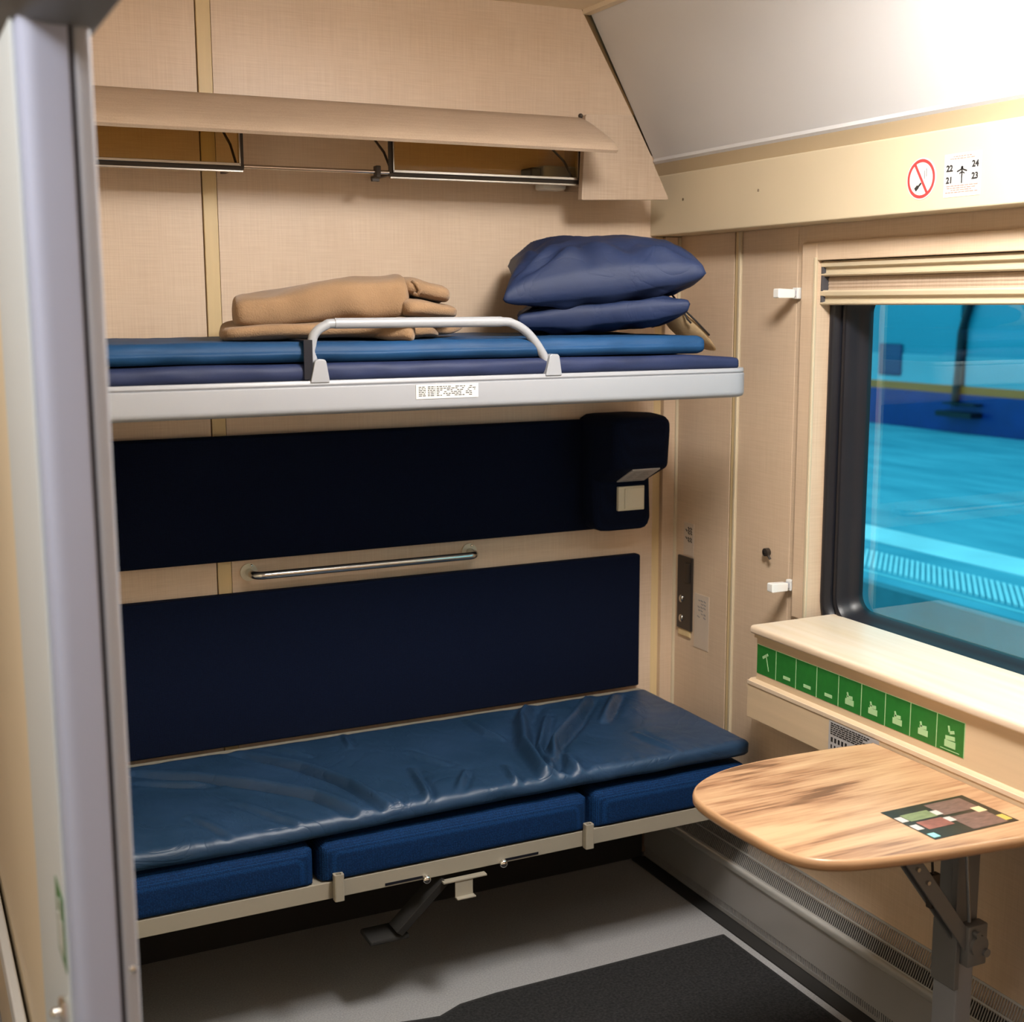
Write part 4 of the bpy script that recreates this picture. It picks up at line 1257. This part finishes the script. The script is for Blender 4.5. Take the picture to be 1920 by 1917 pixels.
# ================================================================== WALL FITTINGS
def coat_hook(y, z, label):
    h = thing('coat_hook', label, 'hook', (WR, y, z), 'white folding coat hooks left of the window')
    MB().box((1.932, y - .010, z - .016), (1.9445, y + .010, z + .010), .002).build('base', M['white'], h)
    MB().box((1.918, y - .006, z - .010), (1.934, y + .008, z + .004), .002).build('arm', M['grey_paint'], h)
    m = MB()
    p = rounded([(1.874, z - .014), (1.922, z - .014), (1.922, z + .006), (1.874, z + .008)], .004, 4)
    m.prism(p, 'y', y - .014, y + .006)
    m.build('cap', M['white'], h, bevel=.0015)
coat_hook(2.478, 1.573, 'white folding coat hook high on the wall beside the blind')
coat_hook(2.470, .878, 'white folding coat hook low on the wall just above the ledge')
kb = thing('round_wall_knob', 'small dark ringed knob on the wall above the lower hook', 'knob', (WR, 2.567, .939))
MB().disc((1.9445, 2.567, .939), .010, 'x', -.012, 20).build('ring', M['darkmetal'], kb, smooth='angle')
MB().disc((1.9325, 2.567, .939), .004, 'x', -.002, 12).build('pin', M['steel'], kb)
MB().tube([(1.939, 2.560, .939), (1.932, 2.550, .933), (1.934, 2.545, .925)], .003, 8).build('lever', M['darkmetal'], kb)

sk = thing('control_console', 'tall narrow dark switch panel on the wall right of the navy cushions', 'switch console', (WR, 2.928, .76))
MB().box((1.937, 2.893, .660), (1.9445, 2.964, .865), .003).build('plate', M['socket'], sk)
MB().box((1.933, 2.900, .795), (1.938, 2.922, .850), .003).build('rocker', M['darkmetal'], sk)
for zz in (.745, .690):
    MB().sphere((1.936, 2.940, zz), .009, (.5, 1, 1.2)).build('button', M['steel'], sk, smooth=True)
MB().box((1.940, 2.900, .640), (1.9445, 2.960, .6595), .003).build('lower_clip', M['batten'], sk)
n1 = thing('switch_label_sticker', 'tall pale sticker with slanted black marks above the switch panel', 'sticker', (WR, 2.922, .91))
MB().box((1.9437, 2.896, .868), (1.9446, 2.944, .958)).build('backing', M['clear_sticker'], n1)
m = MB()
for i, zz in enumerate((.944, .937, .930, .916, .909)):
    for k in range(3 if i % 2 else 2):
        m.box((1.9431, 2.904 + .011 * k, zz - .0018), (1.9437, 2.913 + .011 * k, zz + .0016), rot=Matrix.Rotation(.6, 3, 'X'))
m.build('print', M['black'], n1, kind='stuff')
n2 = thing('wall_info_sticker', 'small pale sticker with faded grey print right of the switch panel', 'sticker', (WR, 2.85, .70))
MB().box((1.9437, 2.818, .622), (1.9446, 2.886, .772)).build('backing', M['clear_sticker'], n2)
m = MB()
random.seed(3)
for i in range(6):
    zz = .755 - .009 * i
    for k in range(3):
        if random.random() < .8:
            m.box((1.9431, 2.832 + .014 * k, zz - .0013), (1.9437, 2.832 + .014 * k + random.uniform(.006, .012), zz + .0012), rot=Matrix.Rotation(.3, 3, 'X'))
m.build('print', M['greyprint'], n2, kind='stuff')

# ================================================================== OUTSIDE
def outside():
    plat = thing('station_platform', 'grey station platform with a pale line and tactile strip outside the window', 'platform', (8, 8, -1.0))
    pm = mat('platform_asphalt', (0.17, 0.47, 0.56), .8, col2=(0.05, 0.29, 0.38), vscale=(3.5, .9, 1))
    MB().box((4.75, -10, -1.0), (11.15, 40, .05)).build('deck', pm, plat)
    MB().box((5.58, -10, .05), (5.95, 40, .056)).build('pale_line', mat('worn_white_line', (.72, .86, .88), .6, var=.12, vscale=(2, 2, 2)), plat)
    MB().box((4.90, -10, .05), (4.935, 40, .054)).build('pale_line', mat('thin_pale_line', (.25, .55, .60), .6, var=.1), plat)
    MB().box((4.70, -10, -.2), (4.78, 40, .052)).build('edge_stone', mat('edge_stone', (.05, .20, .25), .6, var=.2), plat)
    tm = mat('tactile_rib', (.70, .86, .88), .5, var=.05)
    base = bmesh.new(); bmesh.ops.create_cube(base, size=1)
    for v in base.verts: v.co = Vector((v.co.x * .34 , v.co.y * .024 + v.co.x * .36, v.co.z * .012))
    me = bpy.data.meshes.new('tactile_rib'); base.to_mesh(me); base.free(); me.materials.append(tm)
    for k in range(90):
        o = bpy.data.objects.new('tactile_rib', me); C.objects.link(o); o.parent = plat
        o.location = Vector((5.16, 3.9 + .043 * k, .056)) - Vector(plat.location)
    MB().box((2.2, -10, -1.1), (4.7, 40, -1.0)).build('track_bed', mat('dark_ballast', (.015, .05, .07), .9, var=.3, vscale=(6, 6, 6)), None, kind='stuff', label='dark ballast track bed between the train and the platform', cat='ballast')
    tr = thing('passenger_train', 'pale teal train with orange stripe and blue skirt standing beyond the platform', 'train', (12, 12, -.5))
    bodym = mat('train_body_teal', (.03, .30, .40), .35, var=.12, vscale=(.3, .3, .6))
    MB().box((11.2, -10, .92), (13.8, 11.20, 3.2)).box((11.2, 11.32, .92), (13.8, 40, 3.2)).build('body', bodym, tr)
    MB().box((11.19, -10, .585), (13.8, 11.20, .925)).box((11.19, 11.32, .585), (13.8, 40, .925)).build('pale_band', mat('train_pale_band', (.22, .46, .54), .4, var=.12, vscale=(.5, .5, 2)), tr)
    MB().box((11.185, -10, .49), (13.8, 40, .587)).build('orange_stripe', mat('train_orange', (1.0, .17, .015), .4, var=.05), tr)
    MB().box((11.18, -10, -.4), (13.8, 40, .492)).build('blue_skirt', mat('train_blue', (.004, .03, .20), .4, var=.15), tr)
    MB().box((11.17, 12.24, .655), (11.20, 12.64, 1.04), .02).build('small_window', mat('train_window', (.02, .04, .14), .2, var=.1), tr)
    MB().box((11.25, 11.20, .3), (11.4, 11.32, 3.2)).build('coach_gap', M['rubber'], tr)
    MB().tube([(11.15, 11.30, .36), (11.15, 11.27, .8), (11.15, 11.25, 1.2), (11.15, 11.15, 1.5), (11.15, 11.0, 1.7)], .045, 10).build('door_post', M['rubber'], tr)
    MB().box((11.0, 10.9, .24), (11.19, 11.45, .30)).box((11.05, 10.9, .38), (11.19, 11.4, .40)).build('door_step', M['rubber'], tr)
outside()
